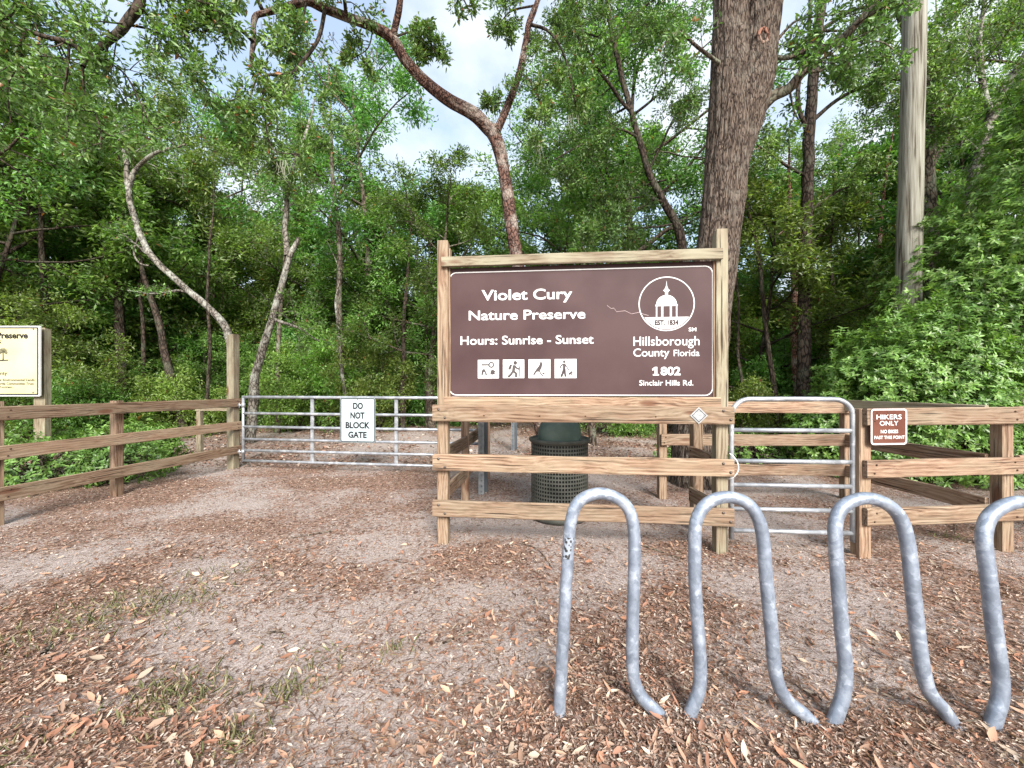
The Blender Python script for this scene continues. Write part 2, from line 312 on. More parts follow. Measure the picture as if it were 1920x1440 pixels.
# ------------------------------------------------------------------ timber
def frame_matrix(p0, p1, up, center):
    x = (p1-p0).normalized(); y = up.normalized(); z = x.cross(y).normalized(); y = z.cross(x)
    M = Matrix((x, y, z)).transposed().to_4x4(); M.translation = center
    return M
bs = random.Random(5)
def board(name, p0, p1, wid, thk, face, mat, parent, wob=.0025, chamfer=0):
    "a plank from p0 to p1; `face` is the direction its broad side looks; wid across, thk along face"
    p0, p1 = Vector(p0), Vector(p1); ln = (p1-p0).length
    M = frame_matrix(p0, p1, Vector(face), (p0+p1)/2)      # local x length, y = face, z = width
    n = max(2, int(ln/.22)); bm = bmesh.new(); rings = []
    ph = bs.random()*50; bv = min(.006, thk*.15)
    prof = [(-1,-1,0),(-1,-1,1),(1,-1,2),(1,-1,3),(1,1,4),(1,1,5),(-1,1,6),(-1,1,7)]
    hw, ht = wid/2, thk/2
    pts = [(-hw+bv,-ht),(hw-bv,-ht),(hw,-ht+bv),(hw,ht-bv),(hw-bv,ht),(-hw+bv,ht),(-hw,ht-bv),(-hw,-ht+bv)]
    for i in range(n+1):
        x = -ln/2 + ln*i/n; ring = []
        for k, (z, y) in enumerate(pts):
            q = Vector((x*1.3+ph, k*.9, 0))
            ring.append(bm.verts.new((x if 0 < i < n else x+(bs.random()-.5)*.002, y+wob*noise.noise(q), z+wob*1.4*noise.noise(q+Vector((0, 0, 9))))))
        rings.append(ring)
    for a, b2 in zip(rings, rings[1:]):
        for k in range(8): bm.faces.new((a[k], a[(k+1) % 8], b2[(k+1) % 8], b2[k]))
    bm.faces.new(rings[0][::-1]); bm.faces.new(rings[-1])
    if chamfer:
        for v in rings[-1]: v.co.x += chamfer*(v.co.y/ht)*.5
    bmesh.ops.recalc_face_normals(bm, faces=bm.faces)
    return link(name, bm_mesh(bm, name, mat), None, parent, M)
def bolt_me():
    bm = bmesh.new(); rs = [(.0, .012), (.0035, .0125), (.0045, .008), (.009, .007), (.0105, .004)]
    rings = [[bm.verts.new((r*math.cos(a*PI/4), r*math.sin(a*PI/4), z)) for a in range(8)] for z, r in rs]
    for a, b in zip(rings, rings[1:]):
        for k in range(8): bm.faces.new((a[k], a[(k+1) % 8], b[(k+1) % 8], b[k]))
    bm.faces.new(rings[-1]); return bm_mesh(bm, 'bolt', BOLT, True)
BOLTME = bolt_me(); NAILME = BOLTME.copy(); NAILME.materials.clear(); NAILME.materials.append(SCREW)
def bolt(p, n, parent, nail=False, s=1.0):
    z = Vector(n).normalized(); M = z.to_track_quat('Z', 'Y').to_matrix().to_4x4(); M.translation = Vector(p)
    M = M @ Matrix.Scale(s*(.55 if nail else 1), 4)
    return link('nail' if nail else 'bolt', NAILME if nail else BOLTME, None, parent, M)

# --- frames in plan
Y2 = Vector((0, 0, 1))
def plan(ax, ay, bx, by):
    A = Vector((ax, ay, 0)); B = Vector((bx, by, 0)); u = (B-A).normalized(); n = Vector((u.y, -u.x, 0))
    if n.y > 0 and abs(n.y) > .3: n = -n
    return A, B, u, n
# ------------------------------------------------------------------ main sign
SA, SB, SU, SN = plan(-.64, 3.60, 1.83, 3.38)
SW = (SB-SA).length
def S(u, z, v=0): return SA + SU*u + SN*v + Vector((0, 0, z))
def on_plane(px, py, A=SA, U=SU, N=SN, v=0.):
    "where the photograph's pixel falls on the sign's own plane -> (u, z)"
    dirv = Vector(((px-960)/F, 1, -(py-HY)/F)); o = Vector((0, 0, CAMH)); Q = A + N*v
    tt = (Q-o).dot(N)/dirv.dot(N); p = o + dirv*tt
    return (p-Q).dot(U), p.z
sign = root('park_sign', 'large brown wooden-framed park sign reading Violet Cury Nature Preserve', 'sign', tuple(SA))
board('post', S(0, -.35), S(0, 2.80), .098, .098, SN, WOOD, sign, chamfer=.02)
board('post', S(SW, -.35), S(SW, 2.81), .098, .098, SN, WOODG, sign, chamfer=.03)
for u in (.0605, SW-.0585): board('inner_post', S(u, 1.36, -.005), S(u, 2.555 if u > 1 else 2.74, -.005), .019, .075, SN, WOOD, sign)
board('top_rail', S(.00, 2.60, .069), S(SW-.01, 2.60, .069), .092, .038, SN, WOODG, sign)
board('lower_rail', S(.02, 1.318, .052), S(SW-.02, 1.318, .052), .088, .036, SN, WOOD, sign)
for z, m in ((1.213, WOOD), (.765, WOOD), (.345, WOOD)):
    board('rail', S(-.075, z, .093), S(SW+.07, z-.004, .093), .148, .040, SN, m, sign, .004)
    for u0 in (.012, SW+.01):
        bolt(S(u0-.03, z+.035, .113), SN, sign); bolt(S(u0+.03, z-.04, .113), SN, sign)
for u in (.4, .9, 1.3, 1.9): bolt(S(u, z+.85, .113), SN, sign, True)
# panel
pu0, pz0 = .072, 1.365; pu1, pz1 = SW-.068, 2.556
PV = .018
def plate(name, A, U, N, u0, z0, u1, z1, thk, r, mat, parent, v=0., seg=6):
    "flat plate with rounded corners"
    pts = []
    for cx, cz, a0 in ((u1-r, z1-r, 0), (u0+r, z1-r, 90), (u0+r, z0+r, 180), (u1-r, z0+r, 270)):
        for k in range(seg+1):
            a = rad(a0+90*k/seg); pts.append((cx+r*math.cos(a), cz+r*math.sin(a)))
    bm = bmesh.new(); n = len(pts)
    f = [bm.verts.new(A+U*u+N*(v)+Vector((0, 0, z))) for u, z in pts]; k2 = [bm.verts.new(A+U*u+N*(v-thk)+Vector((0, 0, z))) for u, z in pts]
    bm.faces.new(f); bm.faces.new(k2[::-1])
    for i in range(n): bm.faces.new((f[i], k2[i], k2[(i+1) % n], f[(i+1) % n]))
    bmesh.ops.recalc_face_normals(bm, faces=bm.faces)
    return link(name, bm_mesh(bm, name, mat), None, parent)
def poly_ring(name, A, U, N, outer, inner, v, mat, parent):
    n = len(outer); V = [A+U*u+N*v+Vector((0, 0, z)) for u, z in outer+inner]
    Fs = [(i, (i+1) % n, n+(i+1) % n, n+i) for i in range(n)]
    return link(name, pydata(name, V, Fs, mat), None, parent)
def rr_pts(u0, z0, u1, z1, r, seg=8):
    pts = []
    for cx, cz, a0 in ((u1-r, z1-r, 0), (u0+r, z1-r, 90), (u0+r, z0+r, 180), (u1-r, z0+r, 270)):
        for k in range(seg+1):
            a = rad(a0+90*k/seg); pts.append((cx+r*math.cos(a), cz+r*math.sin(a)))
    return pts
def text_me(txt, off=0., spacing=1.0):
    cu = bpy.data.curves.new('t', 'FONT'); cu.body = txt; cu.size = 1; cu.offset = off; cu.space_character = spacing; cu.resolution_u = 4; cu.fill_mode = 'FRONT'
    ob = bpy.data.objects.new('t', cu); dg = bpy.context.evaluated_depsgraph_get()
    me = bpy.data.meshes.new_from_object(ob, depsgraph=dg); 
    V = np.array([v.co[:] for v in me.vertices]); Fs = [tuple(p.vertices) for p in me.polygons]
    bpy.data.objects.remove(ob); bpy.data.curves.remove(cu); bpy.data.meshes.remove(me)
    return V, Fs
def text_at(txt, uz, A, U, N, v, mat, parent, off=.0, name='lettering', spacing=1.0):
    "fit the words into the box uz = (u0, z0, u1, z1) on a plane"
    V, Fs = text_me(txt, off, spacing); lo, hi = V.min(0), V.max(0); u0, z0, u1, z1 = uz
    W = [A+U*(u0+(p[0]-lo[0])/(hi[0]-lo[0])*(u1-u0))+N*v+Vector((0, 0, z0+(p[1]-lo[1])/(hi[1]-lo[1])*(z1-z0))) for p in V]
    o = link(name, pydata(name, W, Fs, mat), None, parent); o['kind'] = 'stuff'; return o
panel = plate('panel', SA, SU, SN, pu0, pz0, pu1, pz1, .02, .004, PANEL, sign, PV)
PF = PV+.002
def box_px(x0, y0, x1, y1):
    a = on_plane(x0, y1, v=PV); b = on_plane(x1, y0, v=PV); return a[0], a[1], b[0], b[1]
def sgn_text(t, x0, y0, x1, y1, off=.02, mat=WHITE, v=PF, sp=1.0): return text_at(t, box_px(x0, y0, x1, y1), SA, SU, SN, v, mat, panel, off, spacing=sp)
b0 = (on_plane(842, 620, v=PV)[0], on_plane(900, 741.5, v=PV)[1], on_plane(1337, 600, v=PV)[0], on_plane(842, 511, v=PV)[1])
poly_ring('border', SA, SU, SN, rr_pts(*b0, .07), rr_pts(b0[0]+.009, b0[1]+.009, b0[2]-.009, b0[3]-.009, .061), PF, WHITE, panel)
sgn_text('Violet Cury', 903, 540, 1073, 570, .018)
sgn_text('Nature Preserve', 879, 579, 1097.5, 601, .016)
sgn_text('Hours: Sunrise - Sunset', 863.5, 627.5, 1113, 647, .014)
sgn_text('SM', 1291, 614, 1305.5, 621.5, .015)
sgn_text('Hillsborough', 1187.5, 630, 1311.5, 654, .008)
sgn_text('County', 1187.5, 653, 1255, 673.5, .008)
sgn_text('Florida', 1263, 655.5, 1311.5, 668, .008)
sgn_text('802', 1238.5, 687.5, 1276, 704, .03)
for q1 in ([(1227.3,688),(1232.3,688),(1232.3,704),(1227.3,704)], [(1222.3,692.2),(1227.1,688.3),(1227.1,693),(1223.6,695.2)], [(1224,701.4),(1227.1,701.4),(1227.1,704),(1224,704)], [(1232.5,701.4),(1235.4,701.4),(1235.4,704),(1232.5,704)]):
    ngon_ = [on_plane(x, y, v=PV) for x, y in q1]; link('digit_stroke', pydata('digit_stroke', [SA+SU*u+SN*PF+Vector((0, 0, z)) for u, z in ngon_], [(0, 1, 2, 3)], WHITE), None, panel)
sgn_text('Sinclair Hills Rd.', 1198.5, 712.5, 1300, 723, .010)
# emblem: ring, ground segment, domed cupola
cu_, cz_ = on_plane(1249.6, 569.7, v=PV); R_ = on_plane(1302.6, 569.7, v=PV)[0]-cu_
cir = lambda r, n=64: [(cu_+r*math.cos(2*PI*k/n), cz_+r*math.sin(2*PI*k/n)) for k in range(n)]
poly_ring('emblem_ring', SA, SU, SN, cir(R_), cir(R_*.962), PF, WHITE, panel)
ku = R_/53.  # metres per photo pixel in the emblem
def flat(name, pts, v, mat, parent, A=SA, U=SU, N=SN):
    V = [A+U*u+N*v+Vector((0, 0, z)) for u, z in pts]
    me = pydata(name, V, [tuple(range(len(V)))], mat); return link(name, me, None, parent)
def epx(pts): return [(cu_+(x-1249.6)*ku, cz_-(y-569.7)*ku) for x, y in pts]
zc = cz_-(595.5-569.7)*ku; a0 = math.asin((zc-cz_)/(R_*.93))
seg = [(cu_+R_*.93*math.cos(a), cz_+R_*.93*math.sin(a)) for a in np.linspace(PI-a0, 2*PI+a0, 30)]
flat('emblem_ground', seg, PF, WHITE, panel)
flat('emblem_spire', epx([(1249.6,524),(1250.6,535),(1253,541),(1256,543.5),(1252.5,546.5),(1252.2,553),(1247,553),(1246.7,546.5),(1243.2,543.5),(1246,541),(1248.6,535)]), PF, WHITE, panel)
dome = [(1249.6+19.5*math.cos(a), 571-18.5*math.sin(a)) for a in np.linspace(0, PI, 24)] + [(1228.5,571),(1228.5,574),(1270.7,574),(1270.7,571)]
flat('emblem_dome', epx(dome), PF, WHITE, panel)
for x0, x1 in ((1229.6,1232),(1239.6,1243.4),(1256,1259.6),(1267.4,1269.8)): flat('emblem_column', epx([(x0,595.8),(x1,595.8),(x1,574.2),(x0,574.2)]), PF, WHITE, panel)
text_at('EST. 1834', box_px(1227.5, 599.5, 1272, 610), SA, SU, SN, PF+.002, noisy('emblem_print', (.03,.018,.018), (.04,.02,.02)), panel, .045)
# pictograms
def picto(x0, y0, x1, y1):
    u0, z0, u1, z1 = box_px(x0, y0, x1, y1)
    o = flat('pictogram_square', [(u0, z0), (u1, z0), (u1, z1), (u0, z1)], PF, WHITE, panel)
    return lambda x, y: (u0+(u1-u0)*x, z0+(z1-z0)*(1-y))
def stroke(q, pts, w_, name='pictogram_mark'):
    w_ *= 1.35
    V = []; Fs = []
    P2 = [Vector(q(*p)) for p in pts]
    for a, b in zip(P2, P2[1:]):
        d = (b-a).normalized(); n = Vector((-d.y, d.x))*w_/2; i = len(V); e = d*w_*.3
        V += [a+n-e, b+n+e, b-n+e, a-n-e]; Fs.append((i, i+1, i+2, i+3))
    W = [SA+SU*p.x+SN*(PF+.001+.0004*(i//4 % 3))+Vector((0, 0, p.y)) for i, p in enumerate(V)]
    link(name, pydata(name, W, Fs, PICT), None, panel)
PICT = noisy('pictogram_print', (.06,.05,.05), (.09,.08,.08), 6, .5)
def shape(q, pts): flat('pictogram_mark', [q(*p) for p in pts], PF+.0012, PICT, panel)
def disc(q, x, y, r, n=14): shape(q, [(x+r*math.cos(2*PI*k/n), y+r*1.18*math.sin(2*PI*k/n)) for k in range(n)])
u_ = .19*.10
q = picto(896, 674.5, 935.5, 709.5)
stroke(q, [(.2,.27),(.5,.27)], u_*.55); stroke(q, [(.64+.11*math.cos(a), .27+.13*math.sin(a)) for a in np.linspace(0, 2*PI, 13)], u_*.5)
shape(q, [(.16,.82),(.18,.6),(.25,.48),(.30,.52),(.33,.48),(.37,.6),(.46,.82),(.36,.82),(.33,.66),(.28,.66),(.25,.82)])
shape(q, [(.56,.55),(.64,.6),(.64,.5),(.69,.56),(.73,.46),(.77,.58),(.85,.60),(.80,.68),(.82,.78),(.66,.80),(.57,.72),(.62,.66)]); stroke(q, [(.68,.78),(.66,.88)], u_*.2)
q = picto(943, 674, 983, 709)
disc(q, .58, .18, .09); shape(q, [(.33,.26),(.44,.28),(.36,.56),(.24,.52)]); shape(q, [(.46,.30),(.56,.30),(.60,.40),(.56,.68),(.42,.66)])
stroke(q, [(.56,.34),(.66,.48),(.78,.52)], u_*.6); stroke(q, [(.77,.38),(.76,.92)], u_*.45); stroke(q, [(.47,.64),(.38,.80),(.27,.92)], u_*.85); stroke(q, [(.52,.64),(.62,.76),(.62,.92)], u_*.85)
q = picto(991, 673.5, 1032, 709)
shape(q, [(.55,.10),(.62,.18),(.64,.26),(.60,.46),(.50,.66),(.38,.66),(.28,.84),(.20,.82),(.32,.58),(.48,.34)]); stroke(q, [(.50,.64),(.58,.80),(.66,.90)], u_*.4); shape(q, [(.62,.68),(.68,.72),(.76,.68),(.72,.80),(.64,.78)])
q = picto(1040, 673, 1081, 709)
disc(q, .44, .14, .065); shape(q, [(.38,.24),(.50,.24),(.50,.56),(.37,.56)]); stroke(q, [(.40,.28),(.31,.32),(.26,.44)], u_*.5); stroke(q, [(.48,.28),(.66,.60)], u_*.35)
stroke(q, [(.42,.54),(.37,.74),(.31,.90)], u_*.8); stroke(q, [(.46,.54),(.47,.74),(.50,.90)], u_*.7); shape(q, [(.60,.72),(.70,.70),(.76,.62),(.84,.70),(.78,.76),(.80,.88),(.72,.80),(.64,.88),(.66,.78)])
ck = [on_plane(x, y, v=PV) for x, y in ((1138,573),(1146,579),(1151,578),(1156,585),(1172,583),(1184,589),(1198,586),(1208,590),(1216,592))]
V = [];  Fs = []
for (a, b), (c, d) in zip(ck, ck[1:]):
    i = len(V); V += [SA+SU*a+SN*PF+Vector((0,0,b)), SA+SU*c+SN*PF+Vector((0,0,d)), SA+SU*c+SN*PF+Vector((0,0,d+.0035)), SA+SU*a+SN*PF+Vector((0,0,b+.0035))]; Fs.append((i, i+1, i+2, i+3))
SCR = noisy('scratched_face', (.40,.30,.30), (.5,.42,.42), 20, .6); link('scratch', pydata('scratch', V, Fs, SCR), None, panel)

# diamond plaque
dcu, dcz = on_plane(1310, 779, v=.115)
def ngon_plate(name, pts, A, U, N, v, thk, mat, parent):
    bm = bmesh.new(); f = [bm.verts.new(A+U*u+N*v+Vector((0, 0, z))) for u, z in pts]; k = [bm.verts.new(A+U*u+N*(v-thk)+Vector((0, 0, z))) for u, z in pts]
    bm.faces.new(f); bm.faces.new(k[::-1]); n = len(pts)
    for i in range(n): bm.faces.new((f[i], k[i], k[(i+1) % n], f[(i+1) % n]))
    bmesh.ops.recalc_face_normals(bm, faces=bm.faces); return link(name, bm_mesh(bm, name, mat), None, parent)
dia = root('trail_marker', 'small silver diamond plaque nailed to the rail under the big brown sign', 'plaque', tuple(S(dcu, dcz, .116)))
dd = lambda r: [(dcu+r, dcz), (dcu, dcz+r), (dcu-r, dcz), (dcu, dcz-r)]
ngon_plate('plate', dd(.073), SA, SU, SN, .1195, .003, noisy('worn_plaque', (.28,.29,.30), (.42,.43,.44), 40, .4, .3), dia)
poly_ring('border', SA, SU, SN, dd(.058), dd(.052), .1215, DARKP, dia)
GREYP = noisy('grey_print', (.30,.30,.31), (.5,.5,.5), 60, .5)
poly_ring('emblem', SA, SU, SN, [(dcu+.03*math.cos(a), dcz+.03*math.sin(a)) for a in np.linspace(0, 2*PI, 20)[:-1]], [(dcu+.025*math.cos(a), dcz+.025*math.sin(a)) for a in np.linspace(0, 2*PI, 20)[:-1]], .1215, GREYP, dia)
text_at('TBT', (dcu-.033, dcz-.011, dcu+.033, dcz+.013), SA, SU, SN, .1222, GREYP, dia, .01)

# ------------------------------------------------------------------ tubes
def catmull(pts, n=6):
    pts = [Vector(p) for p in pts]; out = []
    ext = [pts[0]*2-pts[1]] + pts + [pts[-1]*2-pts[-2]]
    for i in range(1, len(ext)-2):
        a, b, c, d = ext[i-1:i+3]
        for k in range(n):
            t = k/n; out.append(.5*((2*b)+(c-a)*t+(2*a-5*b+4*c-d)*t*t+(3*b-a-3*c+d)*t**3))
    out.append(pts[-1]); return out
def tube_arrays(pts, radii, sides, base=0, cap=True):
    p = np.array([tuple(q) for q in pts]); n = len(p)
    t = np.gradient(p, axis=0); t /= np.linalg.norm(t, axis=1)[:, None]+1e-9
    V = np.zeros((n, sides, 3)); a = np.arange(sides)*2*PI/sides
    ref = np.array([1., 0, 0]) if abs(t[0][0]) < .9 else np.array([0, 0, 1.])
    for i in range(n):
        u = ref-t[i]*ref.dot(t[i]); u /= np.linalg.norm(u)+1e-9; v = np.cross(t[i], u); ref = u
        V[i] = p[i]+radii[i]*(np.cos(a)[:, None]*u+np.sin(a)[:, None]*v)
    ii = np.arange(n*sides).reshape(n, sides)+base; jj = np.roll(ii, -1, axis=1)
    Fc = np.stack([ii[:-1].ravel(), jj[:-1].ravel(), jj[1:].ravel(), ii[1:].ravel()], 1)
    return V.reshape(-1, 3), Fc
def tubes_mesh(name, items, mat, smooth=True, noise_amp=0, nscale=3):
    Vs, Fs, b = [], [], 0
    for pts, radii, sides in items:
        V, Fc = tube_arrays(pts, radii, sides, b); Vs.append(V); Fs.append(Fc); b += len(V)
    V = np.concatenate(Vs)
    if noise_amp:
        for i in range(len(V)):
            q = Vector(V[i]); V[i] += np.array(noise.noise_vector(q*nscale))*noise_amp
    return npmesh(name, V, np.concatenate(Fs), mat, None, smooth)
def tube(name, pts, r, sides, mat, parent=None, caps=True):
    V, Fc = tube_arrays(pts, [r]*len(pts) if not hasattr(r, '__len__') else r, sides)
    n = len(pts); Fl = [tuple(f) for f in Fc.tolist()]
    if caps: Fl += [tuple(range(sides))[::-1], tuple(range((n-1)*sides, n*sides))]
    me = pydata(name, V.tolist(), Fl, mat)
    me.polygons.foreach_set('use_smooth', [len(f) == 4 and sides > 4 for f in Fl])
    return link(name, me, None, parent)

# ------------------------------------------------------------------ fences
def wpost(parent, x, y, top, s=.098, mat=WOOD, face=(0, -1, 0), cham=0): return board('post', (x, y, -.35), (x, y, top), s, s, Vector(face), mat, parent, chamfer=cham)
def rails(parent, a, b, zs, n, off, mat, ends=.08, wid=.145, bolts=True):
    A = Vector((*a, 0)); B = Vector((*b, 0)); u = (B-A).normalized(); n = Vector(n).normalized()
    for i, z in enumerate(zs):
        z0, z1 = z if hasattr(z, '__len__') else (z, z)
        board('rail', A-u*ends+n*off+Vector((0,0,z0)), B+u*ends+n*off+Vector((0,0,z1)), wid, .038, n, mat[i % len(mat)] if isinstance(mat, list) else mat, parent, .004)
        if bolts:
            for q, zz, s in ((A, z0, .015), (B, z1, -.015)):
                bolt(q+u*s+n*(off+.02)+Vector((0,0,zz+.035)), n, parent, True, 1.3); bolt(q-u*s*.3+n*(off+.02)+Vector((0,0,zz-.035)), n, parent, True, 1.3)
lf = root('left_board_fence'.replace('left_', ''), 'three-rail timber fence running from the left edge to the tall gate post', 'fence', (-5.27, 5.12, 0))
pA, pB, pC = (-5.42, 4.02), (-5.27, 5.12), (-4.99, 6.87)
nl = Vector((1, -.13, 0))
wpost(lf, *pA, 1.30, face=nl, mat=WOOD); wpost(lf, *pB, 1.27, face=nl, mat=WOODR); wpost(lf, *pC, 2.385, .135, WOODG, face=nl, cham=.02); wpost(lf, -5.72, 1.6, 1.3, face=nl)
rails(lf, (-5.40, 4.05), pC, [1.175, .765, .335], nl, .087, [WOOD, WOOD, WOOD], .10)
rails(lf, (-5.72, 1.6), (-5.44, 3.92), [1.175, .765, .335], nl, .087, [WOODG, WOOD, WOODR], .02)
for z in (1.175, .765, .335):
    bolt(Vector((*pB, z+.03))+nl*.108, nl, lf, True, 1.3); bolt(Vector((*pB, z-.03))+nl*.108+Vector((-.003,-.02,0)), nl, lf, True, 1.3)

bf = root('board_fence', 'weathered grey timber fence post with a thin rail behind the left fence', 'fence', (-6.6, 8.1, 0))
wpost(bf, -6.55, 8.06, 1.0, .09, WOODG); board('rail', (-6.6, 8.0, .985), (-6.05, 8.2, .975), .06, .03, (0, -1, 0), WOODG, bf)

cf = root('board_fence', 'timber fence running back behind the left end of the big sign', 'fence', (-.62, 4.9, 0))
wpost(cf, -.60, 4.92, 1.27, mat=WOODR, face=(-1, 0, 0)); wpost(cf, -.40, 6.12, 1.27, mat=WOODR, face=(-1, 0, 0))
rails(cf, (-.70, 3.76), (-.46, 6.1), [1.2, .76, .37], (1, -.12, 0), -.0, WOODR, .05, bolts=False)

ef = root('board_fence', 'timber rail fence enclosing the hikers gate on its far side', 'fence', (1.95, 5.05, 0))
wpost(ef, 1.97, 5.05, 1.27, mat=WOODR); wpost(ef, 4.36, 5.02, 1.25, mat=WOODR); wpost(ef, 3.15, 5.03, 1.22, mat=WOODR) if False else None
rails(ef, (1.97, 5.0), (4.36, 4.97), [1.19, .77, .385], (0, -1, 0), .03, WOODR, .04)
rails(ef, (4.36, 4.98), (4.36, 3.50), [1.215, .775, .38], (-1, 0, 0), .07, [WOODG, WOODR, WOODR], .03)
df = root('board_fence', 'short timber fence stub just behind the right post of the big sign', 'fence', (1.88, 3.9, 0))
wpost(df, 1.88, 3.92, 1.27, mat=WOOD); 
rails(df, (1.80, 3.86), (1.80, 3.45), [1.2, .78, .37], (-1, 0, 0), -.01, WOOD, .03, bolts=True)

rf = root('board_fence', 'three-rail timber fence right of the hikers gate carrying the brown hikers sign', 'fence', (2.97, 3.30, 0))
wpost(rf, 2.985, 3.29, 1.265, mat=WOODR); wpost(rf, 4.36, 3.42, 1.27, mat=WOOD)
fa, fb, fu, fn = plan(2.985, 3.29, 4.36, 3.42)
rails(rf, (3.02, 3.292), (4.37, 3.42), [(1.202, 1.205), .765, (.362, .36)], fn, .070, [WOOD, WOODR, WOOD], .07)
rails(rf, (4.55, 3.55), (7.0, 3.9), [1.205, .765, .36], (0, -1, 0), .09, [WOOD, WOODR, WOOD], .0, bolts=False)
wpost(rf, 5.6, 3.75, 1.27); wpost(rf, 7.0, 3.95, 1.27)

# ------------------------------------------------------------------ field gate
gate = root('field_gate', 'galvanized six-bar tube gate closing the sandy track', 'gate', (-4.82, 6.9, 0))
G0, G1 = Vector((-4.80, 6.86, 0)), Vector((-.48, 6.30, 0)); gu = (G1-G0).normalized(); gn = Vector((gu.y, -gu.x, 0))
gz = [1.275, .985, .745, .525, .325, .14]
def gp(u, z, v=0): return G0+gu*u+gn*v+Vector((0, 0, z))
gl = (G1-G0).length
for z in gz: tube('bar', [gp(.0, z), gp(gl*.33, z-.003), gp(gl*.66, z-.004), gp(gl, z-.002)], .024 if z < 1.2 else .026, 12, GATEM, gate)
for u in (.0, gl): tube('end_tube', [gp(u, gz[-1]-.02), gp(u, gz[0]+.02)], .025, 12, GATEM, gate)
for u in (1.32, 2.86): board('brace', gp(u, gz[-1]+.02, -.02), gp(u, gz[0]-.02, -.02), .06, .028, gn, GATEM, gate, 0)
for z in (1.13, .30):
    tube('hinge', [gp(-.13, z, .02), gp(-.02, z, .02)], .012, 8, GATEM, gate); tube('hinge_collar', [gp(0, z-.035), gp(0, z+.035)], .034, 12, GATEM, gate)
    tube('hinge_pin', [gp(-.06, z-.05, .02), gp(-.06, z+.04, .02)], .01, 8, GATEM, gate)
# sign on the gate
GA = gp(0, 0, 0)
def gpx(px, py, v): return on_plane(px, py, G0, gu, gn, v)
gs = root('gate_sign', 'white DO NOT BLOCK GATE sign hung on the tube gate', 'sign', tuple(gp(2.0, 1.0, .04)))
u0, z0 = gpx(638, 829, .045); u1, z1 = gpx(703.5, 746, .045)
pl = plate('plate', G0, gu, gn, u0, z0, u1, z1, .003, .03, SIGNW, gs, .045)
poly_ring('border', G0, gu, gn, rr_pts(u0+.006, z0+.006, u1-.006, z1-.006, .026), rr_pts(u0+.021, z0+.021, u1-.021, z1-.021, .016), .047, DARKP, pl)
plate('edge', G0, gu, gn, u0-.004, z0-.004, u1+.004, z1+.004, .002, .032, DARKP, gs, .0415)
for t_, x0, y0, x1, y1 in (('DO', 662, 755, 680.5, 767), ('NOT', 657, 773, 683.5, 785), ('BLOCK', 648, 791.5, 693.5, 803), ('GATE', 653, 809.5, 687.5, 821)):
    a = gpx(x0, y1, .047); b = gpx(x1, y0, .047); text_at(t_, (a[0], a[1], b[0], b[1]), G0, gu, gn, .048, DARKP, pl, .035)
for zz in (z0+.03, z1-.03): bolt(gp((u0+u1)/2, zz, .046), gn, gs, True)

# ------------------------------------------------------------------ walk gate
wg = root('pedestrian_gate', 'narrow galvanized tube gate with rounded top beside the brown hikers sign', 'gate', (1.95, 3.37, 0))
W0, W1 = Vector((1.925, 3.37, 0)), Vector((2.93, 3.30, 0)); wu = (W1-W0).normalized(); wnn = Vector((wu.y, -wu.x, 0)); wl = (W1-W0).length
def wp(u, z, v=0): return W0+wu*u+wnn*v+Vector((0, 0, z))
r = .15; fr = [wp(0, .12), wp(0, .7), wp(0, 1.345-r)] + [wp(r-r*math.cos(a), 1.345-r+r*math.sin(a)) for a in np.linspace(.2, PI/2, 7)] + [wp(wl*.5, 1.348)] + \
     [wp(wl-r+r*math.sin(a), 1.345-r+r*math.cos(a)) for a in np.linspace(0, PI/2, 8)] + [wp(wl, .6), wp(wl, .12)]
tube('frame', fr, .021, 14, GATEM, wg)
for z in (1.075, .805, .595, .385, .195): tube('bar', [wp(.0, z), wp(wl, z)], .019, 12, GATEM, wg)
for z in (1.02, .42): tube('hinge', [wp(wl-.01, z), wp(wl+.06, z)], .012, 8, GATEM, wg)
cab = tube('cable_loop', catmull([P(1368,850,3.30), P(1376,857,3.27), P(1383,868,3.27), P(1384,882,3.27), P(1377,893,3.28), P(1366,898,3.32), P(1352,893,3.46), P(1330,888,3.5), P(1316,880,3.55)], 6), .005, 8, WHITEP)
tag(cab, 'thin white cable looped round the latch side of the walk gate', 'cable')
# hikers sign
hs_ = root('trail_rule_sign', 'small brown HIKERS ONLY sign on the right fence rail', 'sign', (3.2, 3.2, 1.1))
def hpx(px, py, v): return on_plane(px, py, fa, fu, fn, v)
HV = .094; u0, z0 = hpx(1632, 835, HV); u1, z1 = hpx(1701, 765.5, HV)
pl = plate('plate', fa, fu, fn, u0, z0, u1, z1, .003, .03, SIGNB, hs_, HV)
poly_ring('border', fa, fu, fn, rr_pts(u0+.003, z0+.003, u1-.003, z1-.003, .028), rr_pts(u0+.016, z0+.016, u1-.016, z1-.016, .018), HV+.0015, WHITE, pl)
for t_, x0, y0, x1, y1, of in (('HIKERS', 1643, 777, 1690, 786.5, .01), ('ONLY', 1649, 789, 1684, 798, .01), ('NO BIKES', 1651, 805.5, 1683.5, 812.5, .02), ('PAST THIS POINT', 1639, 816.5, 1696, 823.5, .02)):
    a = hpx(x0, y1, HV); b = hpx(x1, y0, HV); text_at(t_, (a[0], a[1], b[0], b[1]), fa, fu, fn, HV+.002, WHITE, pl, of)
for px, py in ((1665.5, 773), (1636.5, 786), (1697, 786)):
    a = hpx(px, py, HV); bolt(fa+fu*a[0]+fn*(HV+.001)+Vector((0,0,a[1])), fn, hs_, False, .4)

